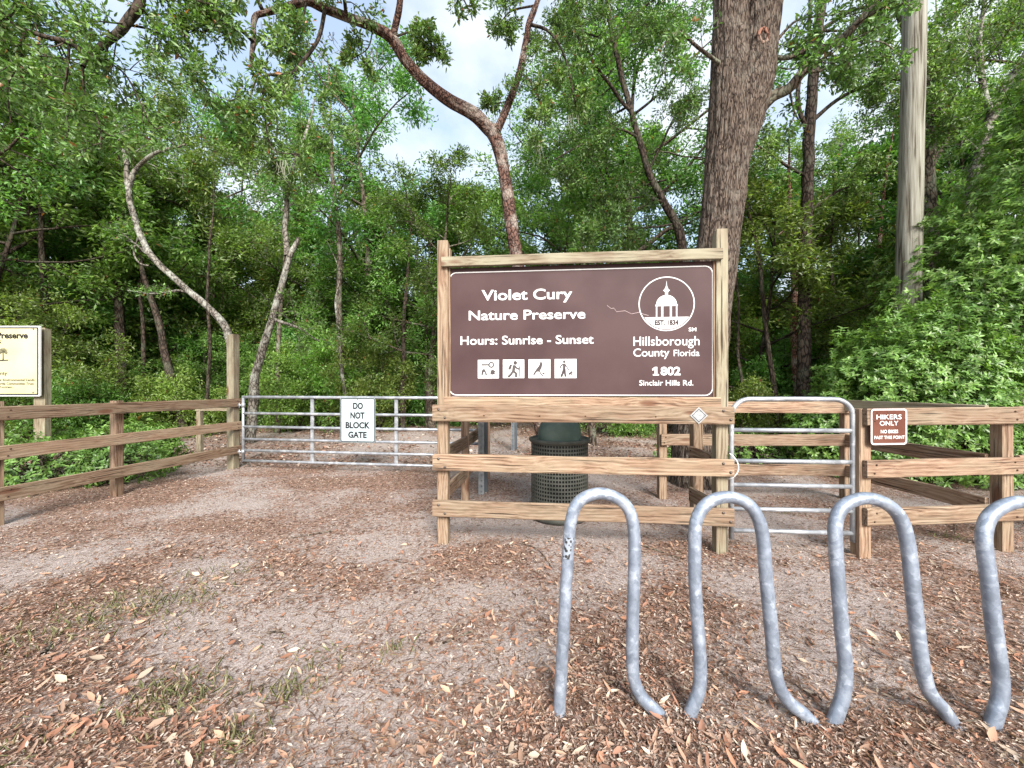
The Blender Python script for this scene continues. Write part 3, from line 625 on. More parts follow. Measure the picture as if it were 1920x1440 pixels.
# ------------------------------------------------------------------ cream sign at left
ys = root('information_sign', 'cream board sign with dark border standing behind the left fence', 'sign', (-7.86, 6.37, 0))
YA, YU, YN = Vector((-10, 6.28, 0)), Vector((1, 0, 0)), Vector((0, -1, 0))
def ypx(px, py): return on_plane(px, py, YA, YU, YN, .03)
board('post', (-7.80, 6.38, -.3), (-7.80, 6.38, 2.42), .19, .098, (0, -1, 0), WOODG, ys, chamfer=.02)
board('post', (-9.4, 6.38, -.3), (-9.4, 6.38, 2.42), .19, .098, (0, -1, 0), WOODG, ys)
u1, z1 = ypx(75, 611); _, z0 = ypx(75, 743); u0 = u1-1.75
pl = plate('panel', YA, YU, YN, u0, z0, u1, z1, .02, .012, WHITE, ys, .03)
plate('cream_face', YA, YU, YN, u0+.035, z0+.035, u1-.035, z1-.035, .001, .006, SIGNY, pl, .033)
poly_ring('border', YA, YU, YN, rr_pts(u0+.022, z0+.022, u1-.022, z1-.022, .012, 3), rr_pts(u0+.042, z0+.042, u1-.042, z1-.042, .008, 3), .035, DARKP, pl)
def yt(t, x0, y0, x1, y1, off):
    a = ypx(x0, y1); b = ypx(x1, y0); text_at(t, (a[0], a[1], b[0], b[1]), YA, YU, YN, .0355, DARKP, pl, off)
yt('Nature Preserve', -57, 623, 53, 635, .035); yt('1995', -22, 638, 3, 644, .01); yt('County', -18, 696.5, 14, 705, .01)
yt('with the Environmental Lands', -20.5, 710, 65.5, 714.5, .015); yt('Florida Communities Trust', -6.5, 717, 64, 721.5, .015); yt('Lands Program.', -21, 723.5, 25, 729, .015)
def yflat(pts): 
    V = [YA+YU*u+YN*.0362+Vector((0,0,z)) for u, z in (ypx(x, y) for x, y in pts)]; link('palm_emblem', pydata('palm_emblem', V, [tuple(range(len(V)))], DARKP), None, pl)
yflat([(5.6,675),(5.9,662),(7.3,662),(7.6,675)]); yflat([(-12,676.4),(-2,674.5),(8,674.8),(16,674.2),(16,676.2),(4,676.8)])
for k in range(11):
    a = PI*(-.12+1.24*k/10); yflat([(6.6,661.5), (6.6+8*math.cos(a-.12), 660.5-7.5*math.sin(a-.12)), (6.6+9*math.cos(a+.1), 660.5-8*math.sin(a+.1))])
for x, y in ((63.5, 617.5), (63, 735.5)):
    a = ypx(x, y); bolt(YA+YU*a[0]+YN*.036+Vector((0,0,a[1])), YN, ys, False, .9)

# ------------------------------------------------------------------ steel sign posts behind
def steel_post(x, y, h, label, rot, w_=.075):
    r_ = root('steel_sign_post', label, 'post', (x, y, 0))
    n = 26; bm = bmesh.new(); hw = w_/2; cell = h/n
    M = Matrix.Translation((x, y, 0)) @ Matrix.Rotation(rot, 4, 'Z')
    for side in range(2):
        R2 = Matrix.Rotation(side*PI/2*(-1), 4, 'Z')
        for k in range(n):
            z0, z1 = k*cell, (k+1)*cell; zc = (z0+z1)/2; hr = w_*.13
            o_ = [(-hw, z0), (hw, z0), (hw, z1), (-hw, z1)]; i_ = [(-hr, zc-hr), (hr, zc-hr), (hr, zc+hr), (-hr, zc+hr)]
            ov = [bm.verts.new(R2 @ Vector((a, -hw, b))) for a, b in o_]; iv = [bm.verts.new(R2 @ Vector((a, -hw, b))) for a, b in i_]
            for j in range(4): bm.faces.new((ov[j], ov[(j+1) % 4], iv[(j+1) % 4], iv[j]))
    for a in ((hw, hw, -hw, hw), (hw, -hw, hw, hw)):
        v = [bm.verts.new((a[0], a[1], 0)), bm.verts.new((a[2], a[3], 0)), bm.verts.new((a[2], a[3], h)), bm.verts.new((a[0], a[1], h))]; bm.faces.new(v)
    link('perforated_tube', bm_mesh(bm, 'perforated_tube', STEELG), None, r_, M)
    board('back_channel', (x+.06, y+.07, -.1), (x+.06, y+.07, h*.98), .06, .03, (0, -1, 0), STEELD, r_, 0)
    return r_
STEELG = noisy('zinc_post', (.20,.22,.24), (.32,.34,.36), 12, .5, .5)
r1 = steel_post(-.42, 5.22, 1.95, 'perforated steel post on the left seen under the big sign', rad(8))
r2 = steel_post(.03, 8.8, 1.95, 'farther steel post standing on the sandy track behind the big sign', rad(-20))
plate('sign_back', Vector((-.56, 5.22, 0)), Vector((1,0,0)), Vector((0,-1,0)), -.1, 1.5, .35, 1.9, .003, .02, STEELG, r1, .05)
plate('sign_back', Vector((-.1, 8.8, 0)), Vector((1,0,0)), Vector((0,-1,0)), -.1, 1.5, .35, 1.9, .003, .02, STEELG, r2, .06)

# ------------------------------------------------------------------ litter bin
TX, TY = .535, 4.33
tb = root('trash_can', 'green domed trash can with pierced metal body behind the big sign', 'trash can', (TX, TY, 0))
def lathe(name, prof, mat, parent, n=48, smooth=True):
    V = []; Fs = []
    for r_, z in prof:
        for k in range(n): V.append((TX+r_*math.cos(2*PI*k/n), TY+r_*math.sin(2*PI*k/n), z))
    for i in range(len(prof)-1):
        for k in range(n): Fs.append((i*n+k, i*n+(k+1) % n, (i+1)*n+(k+1) % n, (i+1)*n+k))
    return link(name, pydata(name, V, Fs, mat, smooth), None, parent)
def pierced():
    nc, nr = 62, 19; z0, z1, R = .07, .84, .318; V = []; Fs = []
    cz = (z1-z0)/nr; ca = 2*PI/nc; b = .2
    for i in range(nr):
        for k in range(nc):
            for ro in (R, R-.004):
                for (fa_, fz) in ((0,0),(1,0),(1,1),(0,1),(b,b),(1-b,b),(1-b,1-b),(b,1-b)):
                    a = (k+fa_)*ca; V.append((TX+ro*math.cos(a), TY+ro*math.sin(a), z0+(i+fz)*cz))
            o = len(V)-16
            for j in range(4):
                j2 = (j+1) % 4; Fs.append((o+j, o+j2, o+4+j2, o+4+j)); Fs.append((o+4+j, o+4+j2, o+12+j2, o+12+j))
    return link('pierced_body', pydata('pierced_body', V, Fs, CANG), None, tb)
pierced()
lathe('liner', [(.0,.10),(.29,.10),(.295,.84)], BLACK, tb)
lathe('rim', [(.30,.845),(.318,.835),(.336,.845),(.345,.862),(.340,.878),(.325,.884),(.312,.876),(.30,.862)], CANG, tb)
lathe('lid_shelf', [(.318,.868),(.235,.862),(.225,.868)], CANG, tb)
lathe('lid', [(.240,.866),(.242,.92),(.237,.97),(.224,1.015),(.20,1.06),(.16,1.10),(.10,1.125),(.05,1.135),(.0,1.138)], LIDG, tb)
lathe('base_ring', [(.30,.07),(.322,.085),(.338,.07),(.346,.045),(.340,.02),(.325,.008),(.30,.02)], CANG, tb)

# ------------------------------------------------------------------ bike rack (one bent pipe)
def rackpt(px, py, lean=0.): return P(px, py, 1)
def rk(px, py, top):
    # the pipe stands in a plane leaning back by `lean` metres over its height
    yb = 1.70 - .00006*(px-1050); y0, n = yb, 0
    dirv = Vector(((px-960)/F, 1, -(py-HY)/F)); lean = .08
    # plane: y = yb + lean*z
    t = (yb + lean*CAMH)/(1-lean*dirv.z); return Vector((0, 0, CAMH))+dirv*t
L1 = [(1049,1352),(1049,1330),(1053,1250),(1060,1120),(1067,1010),(1071,975)]
A1 = [(1080,948),(1098,932),(1128,925),(1160,936),(1180,958)]
L2 = [(1189,1000),(1189,1080),(1186,1180),(1186,1245),(1190,1278),(1203,1306),(1226,1328),(1260,1343)]
B1 = [(1285,1343),(1298,1325),(1310,1295),(1313,1255)]
L3 = [(1310,1200),(1303,1090),(1303,1000),(1307,972)]
A2 = [(1318,952),(1338,937),(1367,932),(1398,942),(1418,965)]
L4 = [(1430,1005),(1437,1090),(1447,1190),(1452,1250),(1461,1288),(1480,1317),(1505,1335),(1535,1346)]
B2 = [(1556,1346),(1572,1328),(1582,1295),(1585,1250)]
L5 = [(1579,1190),(1571,1090),(1566,1010),(1566,985)]
A3 = [(1573,960),(1592,942),(1625,934),(1660,944),(1687,970)]
L6 = [(1702,1020),(1712,1110),(1722,1200),(1731,1260),(1744,1300),(1768,1327),(1800,1345),(1832,1354)]
B3 = [(1853,1352),(1868,1332),(1876,1300),(1874,1250)]
L7 = [(1864,1180),(1854,1090),(1846,1030),(1845,1000)]
A4 = [(1853,972),(1875,952),(1912,941),(1955,950),(1988,978)]
L8 = [(2010,1040),(2030,1130),(2045,1230),(2058,1330),(2060,1380)]
rp_ = [rk(x, y, 0) for x, y in L1+A1+L2+B1+L3+A2+L4+B2+L5+A3+L6+B3+L7+A4+L8]
# last bottom bends dip below the leaves
for i, q in enumerate(rp_): 
    pyy = (L1+A1+L2+B1+L3+A2+L4+B2+L5+A3+L6+B3+L7+A4+L8)[i]
    if i > 3 and pyy[1] >= 1341: q.z = -.036
    elif i > 3 and pyy[1] >= 1325: q.z -= .004
pts = catmull(rp_, 5)
rack = tube('bike_rack', pts, .0275, 24, GALV); rack.data.name = 'bike_rack'
tag(rack, 'galvanized steel wave bike rack of one bent pipe in the leaf litter', 'bike rack')
# dark worn label on the first leg
c0, c1 = rk(1067, 1004, 0), rk(1063, 1044, 0)
V = []; Fs = []; ax = (c1-c0).normalized()
for i in range(2):
    for k in range(9):
        a = -PI/2 + (k-4)*.20; cpt = c0 if i == 0 else c1
        V.append(cpt+Vector((math.cos(a), math.sin(a), 0))*.0285)
Fs = [(k, k+1, 10+k, 9+k) for k in range(8)]
STK, b_, t_ = bsdf('worn_label', rough=.6)
tc_ = nd(t_, 'ShaderNodeTexCoord'); v_ = nd(t_, 'ShaderNodeTexVoronoi'); v_.inputs['Scale'].default_value = 70; t_.links.new(tc_.outputs['Object'], v_.inputs['Vector'])
r__ = ramp(t_, [(.45, (.02,.02,.02)), (.6, (.25,.28,.33))]); t_.links.new(v_.outputs['Distance'], r__.inputs[0]); t_.links.new(r__.outputs[0], b_.inputs['Base Color'])
lb = link('worn_label', pydata('worn_label', V, Fs, STK, True), None, rack)

# ================================================================== vegetation
G_DARK = np.array([.060, .120, .032]); G_MID = np.array([.115, .220, .050]); G_BRI = np.array([.22, .36, .085]); G_OLV = np.array([.17, .19, .07])
def unit(v): return v/(np.linalg.norm(v, axis=-1, keepdims=True)+1e-9)
def leaf_mesh(name, pos, ax, nr, ln, wd, colr, mat, droop=.15, fine=False):
    n = len(pos); ax = unit(ax); side = unit(np.cross(ax, nr)); nr = np.cross(side, ax)
    ln = np.asarray(ln)[:, None]; wd = np.asarray(wd)[:, None]
    if not fine:
        V = np.stack([pos, pos+ax*ln*.45+side*wd*.5+nr*wd*.18, pos+ax*ln*.45-side*wd*.5+nr*wd*.18, pos+ax*ln-nr*ln*droop], 1)
        b = np.arange(n)[:, None]*4; Fc = np.concatenate([b+np.array([0, 1, 3]), b+np.array([0, 3, 2])], 0); k = 4
    else:
        V = np.stack([pos, pos+ax*ln*.33+side*wd*.46+nr*wd*.22, pos+ax*ln*.33-side*wd*.46+nr*wd*.22, pos+ax*ln*.7+side*wd*.36+nr*wd*.1-nr*ln*droop*.4, pos+ax*ln*.7-side*wd*.36+nr*wd*.1-nr*ln*droop*.4, pos+ax*ln-nr*ln*droop, pos+ax*ln*.5-nr*wd*.02], 1)
        b = np.arange(n)[:, None]*7
        Fc = np.concatenate([b+np.array(t) for t in ([0,1,6],[1,3,6],[3,5,6],[0,6,2],[2,6,4],[4,6,5])], 0); k = 7
    C = np.repeat(colr, k, axis=0)
    return npmesh(name, V.reshape(-1, 3), Fc, mat, C)
def leaf_cols(rs, n, cl, brown=.01, bright=0.):
    "n leaves in clusters cl (cluster value 0..1 each)"
    t = np.clip(.55*cl+.45*rs.random(n)+bright, 0, 1)[:, None]
    c = np.where(t < .55, G_DARK+(G_MID-G_DARK)*(t/.55), G_MID+(G_BRI-G_MID)*((t-.55)/.45))
    o = (rs.random(n) < .12)[:, None]; c = np.where(o, (c+G_OLV)/2, c)
    d = (rs.random(n) < brown)[:, None]; c = np.where(d, np.array([.25, .11, .04]), c)
    return c*(.55+.9*rs.random((n, 1)))
def rand_dirs(rs, n, zb=0.):
    v = rs.normal(size=(n, 3)); v[:, 2] += zb; return unit(v)

class Plant:
    def __init__(s, seed): s.rs = np.random.RandomState(seed); s.items = []; s.tw = []     # tubes; twigs (pts)
    def line(s, p, d, ln, n, wig, lift):
        pts = [np.array(p, float)]; d = np.array(d, float)/np.linalg.norm(d)
        for i in range(n):
            d = d + s.rs.normal(size=3)*wig + np.array([0, 0, lift]); d /= np.linalg.norm(d)
            pts.append(pts[-1]+d*ln/n)
        return pts
    def sprout(s, pts, r0, ln, level, maxlevel, kids, lift=.04, wig=.16, t0=.25, twig_r=.006, spread=1.0):
        n = len(pts); pts = [np.array(tuple(q), float) for q in pts]
        for k in range(kids[0]):
            t = t0+(1-t0)*(k+s.rs.random())/kids[0]; f = t*(n-1); i = min(int(f), n-2)
            p = pts[i]+(pts[i+1]-pts[i])*(f-i); tan = pts[i+1]-pts[i]; tan /= np.linalg.norm(tan)+1e-9
            side = s.rs.normal(size=3); side -= tan*side.dot(tan); side /= np.linalg.norm(side)+1e-9
            d = tan*(.35+.5*s.rs.random())+side*spread; l2 = ln*(.55+.6*s.rs.random())*(1.15-.55*t)
            rr = max(r0*(1-.6*t)*.55, twig_r)
            m = 5 if len(kids) > 1 else 4
            q = s.line(p, d, l2, m, wig, lift)
            s.items.append((q, list(np.linspace(rr, max(rr*.3, .0025), m+1)), 6 if rr > .04 else (4 if rr > .012 else 3)))
            if len(kids) > 1: s.sprout(q, rr, l2*.55, level+1, maxlevel, kids[1:], lift, wig, .2, twig_r, spread)
            else: s.tw.append(q)
    def leaves(s, name, per, L, W, mat, jit=.12, brown=.01, bright=0., fine=False, up=.3):
        rs = s.rs; tw = np.array(s.tw); m = len(tw); n = m*per
        if n == 0: return None
        idx = np.repeat(np.arange(m), per); f = (rs.random(n)**.7)*(tw.shape[1]-1); i = np.minimum(f.astype(int), tw.shape[1]-2); fr = (f-i)[:, None]
        p = tw[idx, i]*(1-fr)+tw[idx, i+1]*fr
        tan = unit(tw[idx, i+1]-tw[idx, i])
        off = rand_dirs(rs, n); p = p+off*(rs.random((n, 1))**.6)*jit
        ax = unit(tan*.5+rand_dirs(rs, n)*.8+off*.5); nr = rand_dirs(rs, n, up*3)
        cl = rs.random(m)[idx]
        return leaf_mesh(name, p, ax, nr, L*(.6+.7*rs.random(n)), W*(.7+.5*rs.random(n)), leaf_cols(rs, n, cl, brown, bright), mat, fine=fine)
    def wood(s, name, mat, amp=0): return tubes_mesh(name, s.items, mat, True, amp)

def tree_variant(seed, H, R, cb, n1, per, L=.135, W=.052, rt=.14, bark=BARK_MID, lean=.06, kids=(7, 6), bright=0., jit=.27):
    p = Plant(seed); rs = p.rs
    ph = rs.random()*6; pts = [np.array([lean*H*(t**1.5)*math.cos(ph)+.12*math.sin(t*7+ph), lean*H*(t**1.5)*math.sin(ph)+.12*math.cos(t*6+ph), t*H*.93-.15*(t == 0)]) for t in np.linspace(0, 1, 14)]
    p.items.append((pts, list(rt*(1.25-1.1*np.linspace(0, 1, 14)**.8)), 12))
    for k in range(n1):
        t = cb+(1-cb)*((k+rs.random())/n1)**.9; f = t*13; i = min(int(f), 12); q0 = pts[i]+(pts[i+1]-pts[i])*(f-i)
        az = k*2.4+rs.random(); el = .15+.9*rs.random()*t
        u = (t-cb)/(1-cb); ln = R*(.55+.75*math.sin(PI*min(1, .18+.75*u)))*(.75+.4*rs.random())
        d = np.array([math.cos(az)*math.cos(el), math.sin(az)*math.cos(el), math.sin(el)])
        rr = rt*(1.1-.9*t)*.5+.012; q = p.line(q0, d, ln, 7, .13, .03)
        p.items.append((q, list(np.linspace(rr, rr*.25, 8)), 6))
        p.sprout(q, rr, ln*.45, 0, 2, kids, .02, .18, .2)
    return p.wood('trunk', bark, 0), p.leaves('crown', per, L, W, LEAF, jit, .006, bright)
VAR = [tree_variant(11, 11.5, 2.7, .20, 16, 40, bark=BARK_MID),
       tree_variant(12, 13.0, 3.1, .26, 16, 46, L=.11, W=.046, bark=BARK_DARK, rt=.17, bright=-.05),
       tree_variant(13, 9.0, 2.4, .10, 15, 38, L=.15, W=.058, bark=BARK_DARK, rt=.09, bright=.10),
       tree_variant(14, 12.0, 2.8, .30, 14, 42, L=.12, W=.05, bark=BARK_PALE, rt=.13, bright=.02)]
def shrub_variant(seed, H, R, stems, per, L, W, bright=0.):
    p = Plant(seed); rs = p.rs
    for k in range(stems):
        az = k*2.4; d = np.array([math.cos(az)*R/H*(.3+rs.random()*.8), math.sin(az)*R/H*(.3+rs.random()*.8), 1]); ln = H*(.65+.4*rs.random())
        q = p.line([rs.normal()*.15*R, rs.normal()*.15*R, -.05], d, ln, 7, .13, .0); p.items.append((q, list(np.linspace(.022, .006, 8)), 5))
        p.sprout(q, .02, H*.32, 0, 2, (8, 5), .02, .2, .06)
    return p.wood('stems', BARK_DARK), p.leaves('foliage', per, L, W, LEAF, .22, .01, bright)
SHR = [shrub_variant(21, 3.4, 1.7, 12, 50, .10, .044, .42), shrub_variant(22, 2.1, 1.3, 9, 44, .08, .034, .45), shrub_variant(23, 4.6, 1.8, 12, 50, .10, .040, .36)]
rv = random.Random(77)
def put(kind, var, names, x, y, s, sz, rot, label, cat, group, fname):
    r_ = root(kind, label, cat, (x, y, ground_h(x, y)-.03), group); r_.rotation_euler = (0, 0, rot); r_.scale = (s, s, sz)
    for nm, me in zip(names, var):
        o = bpy.data.objects.new(nm, me); col.objects.link(o); o.parent = r_
    return r_
TL = ['slender broadleaf tree in the woodland', 'broad dark-leaved tree in the woodland', 'low bright-leaved young tree in the woodland', 'pale-barked leafy tree in the woodland']
def bg_tree(px, d, v, s, sz, lab):
    put('broadleaf_tree', VAR[v], ('trunk', 'crown'), (px-960)*d/F, d, s, sz, rv.random()*6.28, lab, 'tree', 'trees of the woodland', None)
# (photo x, distance, variant, spread, height, words)
TREES = [
 (-120,9,1,1.0,.95,'dense dark tree at the far left edge behind the cream sign'), (40,11.5,0,1.1,.95,'dense green tree rising above the cream sign'),
 (190,13,2,1.3,1.15,'leafy young tree between cream sign and the pale leaning trunk'), (330,15,0,1.1,.80,'slender tree seen behind the pale bare-limbed trunk'),
 (480,19,2,1.3,1.05,'bright green tree behind the pale leaning trunk by the gate'),
 (600,16,3,1.1,.95,'leafy tree whose crown fills above the DO NOT BLOCK GATE sign'), (690,15.5,0,1.25,1.22,'tall green tree left of the sky gap'),
 (790,15,2,1.2,1.0,'bright green tree directly behind the left post of the big sign'), (860,20,2,1.4,1.05,'tree under the sky gap behind the big sign'),
 (420,22,1,1.2,.80,'dark tree far behind the tall gate post'), (240,21,1,1.3,.95,'dark tree deep in the wood on the left'),
 (1080,14,1,1.2,1.05,'dark crowned tree behind the middle of the big sign'), (1180,12,1,1.1,1.1,'tall dark tree left of the great oak trunk'),
 
 (1420,14,0,1.0,.82,'leafy tree right of the great oak trunk'), (1560,15,3,1.1,.95,'leafy tree between the oak and the bare pole'), (1480,20,2,1.0,.7,'smaller tree deep behind the walk gate'),
 (1790,12,0,1.0,1.05,'tree right of the bare pole above the shrub bank'), (1900,14,3,1.1,1.1,'pale trunked tree above the shrub bank at the right edge'),
 (2020,10,1,1.0,1.05,'dark tree beyond the right edge of the shrub bank'), 
 (100,28,0,1.4,1.1,'green tree far back on the left'), 
 (-300,12,0,1.1,1.0,'green tree out past the left end of the fence'), (-250,20,1,1.3,1.1,'dark tree far out past the left end of the fence'),
 (2200,13,0,1.1,1.0,'green tree out past the right end of the fence'), (2150,20,1,1.3,1.1,'dark tree far out past the right end of the fence'), (400,15,0,1.15,1.08,'tall airy tree over the curve of the pale trunk'), (300,17,3,1.2,1.2,'tall pale-barked tree at the upper left'), (340,31,2,1.6,1.2,'bright tree far back behind the left fence'), (1880,24,1,1.3,1.2,'dark tree far behind the shrub bank'),

 (-30,9.5,2,1.1,.95,'bright leafy young tree right above the cream sign'), (130,13,2,1.2,1.0,'bright leafy young tree just right of the cream sign'), (290,14.5,2,1.1,.80,'low bright tree behind the curve of the pale leaning trunk'), (395,16,2,1.1,.80,'low bright tree over the tall gate post'),
 (560,17,2,1.0,.75,'low leafy tree between pale leaning trunk and the gate sign'), (680,16,2,1.1,.9,'leafy tree right of the gate sign'), (810,13,0,.9,.72,'leafy tree close to the left side of the big sign'), (900,15,0,1.1,.80,'leafy tree just behind the left end of the big sign'), (1060,12,0,.9,.80,'leafy tree behind the emblem side of the big sign'),
 (1150,15,2,1.2,1.2,'bright tree behind the emblem of the big sign'), (1420,10.5,2,.9,.72,'small leafy tree right of the great oak foot'), (1540,12,2,1.0,.85,'small leafy tree above the walk gate'), (1640,11,2,.9,.8,'small leafy tree close left of the bare pole'), (640,17,0,1.2,1.0,'tall tree over the right end of the tube gate'),
 (270,17,0,1.3,1.0,'tall tree in the wood above the second fence post'), (490,18,0,1.1,.75,'slender short tree right of the tall gate post'), (1840,10,2,1.2,1.0,'bright tree behind the shrub bank'), (60,14,0,1.3,1.1,'tall green tree over the cream sign, farther back'),
]
for t_ in TREES: bg_tree(*t_)
# undergrowth
nsh = 0
WHERE = [(-150,'left of the cream sign'), (120,'by the cream sign'), (330,'behind the left fence'), (470,'behind the tall gate post'), (600,'behind the tube gate'), (740,'behind the gate sign'), (860,'behind the left sign post'),
         (1050,'behind the big sign'), (1250,'behind the sign emblem'), (1400,'behind the walk gate'), (1520,'behind the walk gate hinges'), (1700,'behind the hikers sign'), (2000,'at the right edge'), (2400,'past the right edge')]
def where(px): return min(WHERE, key=lambda w_: abs(w_[0]-px))[1]
rows = [(18.5, 84, 0), (23, 110, 70), (29, 95, 20), (38, 60, 10)]
seen = {}
for d, stp, of in rows:
    px = -330+of
    while px < 2260:
        dd_ = d*(.92+.16*rv.random()); 
        if d < 20 and px < 900: dd_ -= 4 if px > 420 else 6
        if d < 20 and px > 1330: dd_ -= 4.5
        v = rv.choice((0, 2, 2, 1)) if d < 20 else rv.choice((0, 2, 2))
        near = {18.5: 'front', 23: 'second', 29: 'third', 38: 'rearmost'}[d]
        
        s = (.85+.35*rv.random())*(1.1 if d < 20 else 1.5)*(1 if d < 35 else 1.4)
        size = 'low' if v == 1 else ('tall' if v == 2 else 'mid-height')
        ORD = ['', 'second ', 'third ', 'fourth ', 'fifth ', 'sixth ', 'seventh ', 'eighth ']
        kk = (size, near, where(px)); seen[kk] = seen.get(kk, 0)+1; size = ORD[seen[kk]-1]+size
        put('woodland_shrub', SHR[v], ('stems', 'foliage'), (px-960)*dd_/F, dd_, s, s*(.8+.3*rv.random()), rv.random()*6.28,
            f'{size} shrub of the {near} undergrowth row {where(px)}', 'shrub', 'shrubs of the woodland undergrowth', None)
        px += stp*(.8+.4*rv.random())
for px, d, v, s_, lab in [(1405,9.8,1,.9,'low bright shrub just right of the great oak foot'),(1470,10.6,0,.9,'bright shrub behind the left side of the walk gate'),(1545,10.2,1,1.1,'bright shrub behind the right side of the walk gate'),(1600,9.6,0,.85,'bright shrub left of the glossy shrub bank'),
      (1180,11.5,1,.9,'low shrub behind the sign emblem near the oak'),(150,9.6,1,1.0,'low bright shrub between the cream sign and the woods'),(320,11,1,1.1,'low bright shrub by the dark leaning trunk'),(560,12.4,0,.85,'bright shrub behind the left third of the tube gate'),(700,12.6,0,.9,'bright shrub behind the gate sign, nearest the track'),(50,9.8,2,.9,'tall bright shrub directly behind the cream sign')]:
    put('woodland_shrub', SHR[v], ('stems', 'foliage'), (px-960)*d/F, d, s_, s_, rv.random()*6.28, lab, 'shrub', 'shrubs of the woodland undergrowth', None)
# thin dark trunks standing in the undergrowth
def stem_tree(pxs, d, r, mat, name, label, cat='tree', sides=14, amp=.02, group=None, kids=None, extra=None, lv=None, ns=2.2):
    "trunk through photo points at distance d (or per point), with optional crown sprouts"
    pts = [P(x, y, q[0] if (q := rest) else d) for x, y, *rest in pxs]
    base = pts[0]; base.z = min(base.z, -.1)
    o = root(name, label, cat, (base.x, base.y, 0), group)
    cp = catmull(pts, 8); n = len(cp); rr = np.interp(np.linspace(0, 1, n), np.linspace(0, 1, len(r)), r)
    p = Plant(int(abs(pxs[0][0])*7+d*13) % 9999); p.items.append((cp, list(rr), sides))
    if extra:
        for e in extra:
            q = catmull([P(x, y, dd_) for x, y, dd_ in e[0]], 6); m = len(q); p.items.append((q, list(np.linspace(e[1], e[2], m)), 10))
            if len(e) > 3: p.sprout(q, e[2]*1.5, e[3], 0, 2, e[4], *(e[5] if len(e) > 5 else ()))
    link('trunk', tubes_mesh('trunk', p.items, mat, True, amp, ns), None, o)
    if lv and p.tw: link('crown', p.leaves('crown', **lv), None, o)
    return o
def slim(px, d, top, lean, r, mat, label):
    yb = HY+F*CAMH/d; n = 7; top -= 190; lean *= 1.4; pts = []
    for k in range(n):
        t = k/(n-1); pts.append((px+lean*t+rv.uniform(-12, 12)*t, yb+(top-yb)*t))
    stem_tree(pts, d, [r, r*.75, r*.5, r*.1], mat, 'slim_tree', label, group='slim trunks of the woodland', sides=8, amp=.02)
for a in [(92,10.5,330,-15,.10,BARK_DARK,'dark slim trunk just right of the cream sign'), (135,11,520,-60,.10,BARK_DARK,'dark trunk leaning left above the first fence bay'), (232,11.5,420,-10,.16,BARK_DARK,'stout dark trunk above the second fence post'),
          (275,11.5,600,-8,.08,BARK_DARK,'thin dark trunk right of the second fence post'), (350,11,560,-80,.13,BARK_DARK,'dark leaning trunk left of the tall gate post'), (385,11.5,480,10,.06,BARK_DARK,'thin upright trunk close by the tall gate post'),
          (520,12,560,10,.09,BARK_MID,'grey trunk right of the pale leaning trunk'), (645,12.2,300,-15,.13,BARK_MID,'grey upright trunk above the DO NOT BLOCK GATE sign'), (652,11.5,640,-20,.06,BARK_PALE,'pale slim stem left of the DO NOT BLOCK GATE sign'),
          (755,12.5,580,8,.10,BARK_DARK,'dark trunk behind the red-topped marker post'), (800,13,600,6,.07,BARK_DARK,'thin trunk just left of the big sign post'),
          (1500,9.6,430,-20,.13,BARK_RED,'brown trunk above the middle of the walk gate'), (1462,9.5,330,-60,.07,BARK_DARK,'thin forked dark trunk above the walk gate'), (1572,9.6,520,-12,.07,BARK_DARK,'thin dark trunk above the walk gate hinge post'),
          (1400,10,520,-25,.05,BARK_DARK,'thin dark stem right of the big sign post'), (1615,10,420,45,.09,BARK_RED,'brown leaning trunk left of the bare pole'), (1112,9.6,560,-10,.10,BARK_MID,'grey trunk foot seen right of the trash can'),
          (560,20,400,10,.10,BARK_DARK,'dark trunk deep behind the gate, left part'), (700,20,350,-10,.10,BARK_DARK,'dark trunk deep behind the gate, right part'), (1750,12,150,10,.10,BARK_MID,'grey trunk above the shrub bank'),
          (170,18,430,12,.10,BARK_DARK,'dark trunk deep in the wood over the first fence bay'), (310,19,430,-12,.09,BARK_DARK,'dark trunk deep in the wood over the second fence bay'), (1195,12,600,4,.05,BARK_MID,'thin sapling stem right of the trash can'),
          (440,20,430,12,.09,BARK_DARK,'dark trunk deep behind the tall gate post')]: slim(*a)

# pale trunks left
stem_tree([(438,850),(440,760),(432,640),(402,588),(345,538),(285,480),(250,405),(240,350),(238,305)], 9.4, [.115,.10,.085,.075,.07,.066,.06,.04], BARK_PALE, 'bare_limbed_tree', 'pale leaning tree curving left above the tall gate post', sides=16, amp=.03,
  extra=[([(240,350,9.4),(262,310,9.4),(300,285,9.2),(350,270,9.1)], .06, .02, 1.1, (7,4)), ([(238,310,9.4),(225,270,9.4),(205,230,9.4)], .06, .02, 1.0, (7,4)), ([(262,440,9.4),(250,470,9.4),(262,492,9.4),(280,498,9.4)], .02, .02), ([(290,485,9.4),(255,458,9.4),(220,430,9.2)], .035, .01, .7, (5,3)),
         ([(370,560,9.4),(340,545,9.4),(290,550,9.2),(240,545,9.1)], .04, .012, .8, (6,4))], lv=dict(per=10, L=.09, W=.035, mat=LEAFN, jit=.08))
stem_tree([(468,836),(475,750),(482,690),(507,610),(530,530),(541,490),(552,462),(560,445)], 9.9, [.13,.11,.09,.078,.068,.045], BARK_PALE, 'mossy_leaning_tree', 'pale leaning tree right behind the tube gate hinge', sides=16, amp=.03,
  extra=[([(540,480,9.9),(535,420,9.9),(545,330,9.7),(575,250,9.6),(590,180,10.8)], .08, .02, 1.5, (9,6,4)), ([(515,600,9.9),(560,615,9.7),(600,640,9.6)], .05, .015, 1.0, (6,4))], lv=dict(per=26, L=.10, W=.04, mat=LEAFN, jit=.14, bright=-.05))

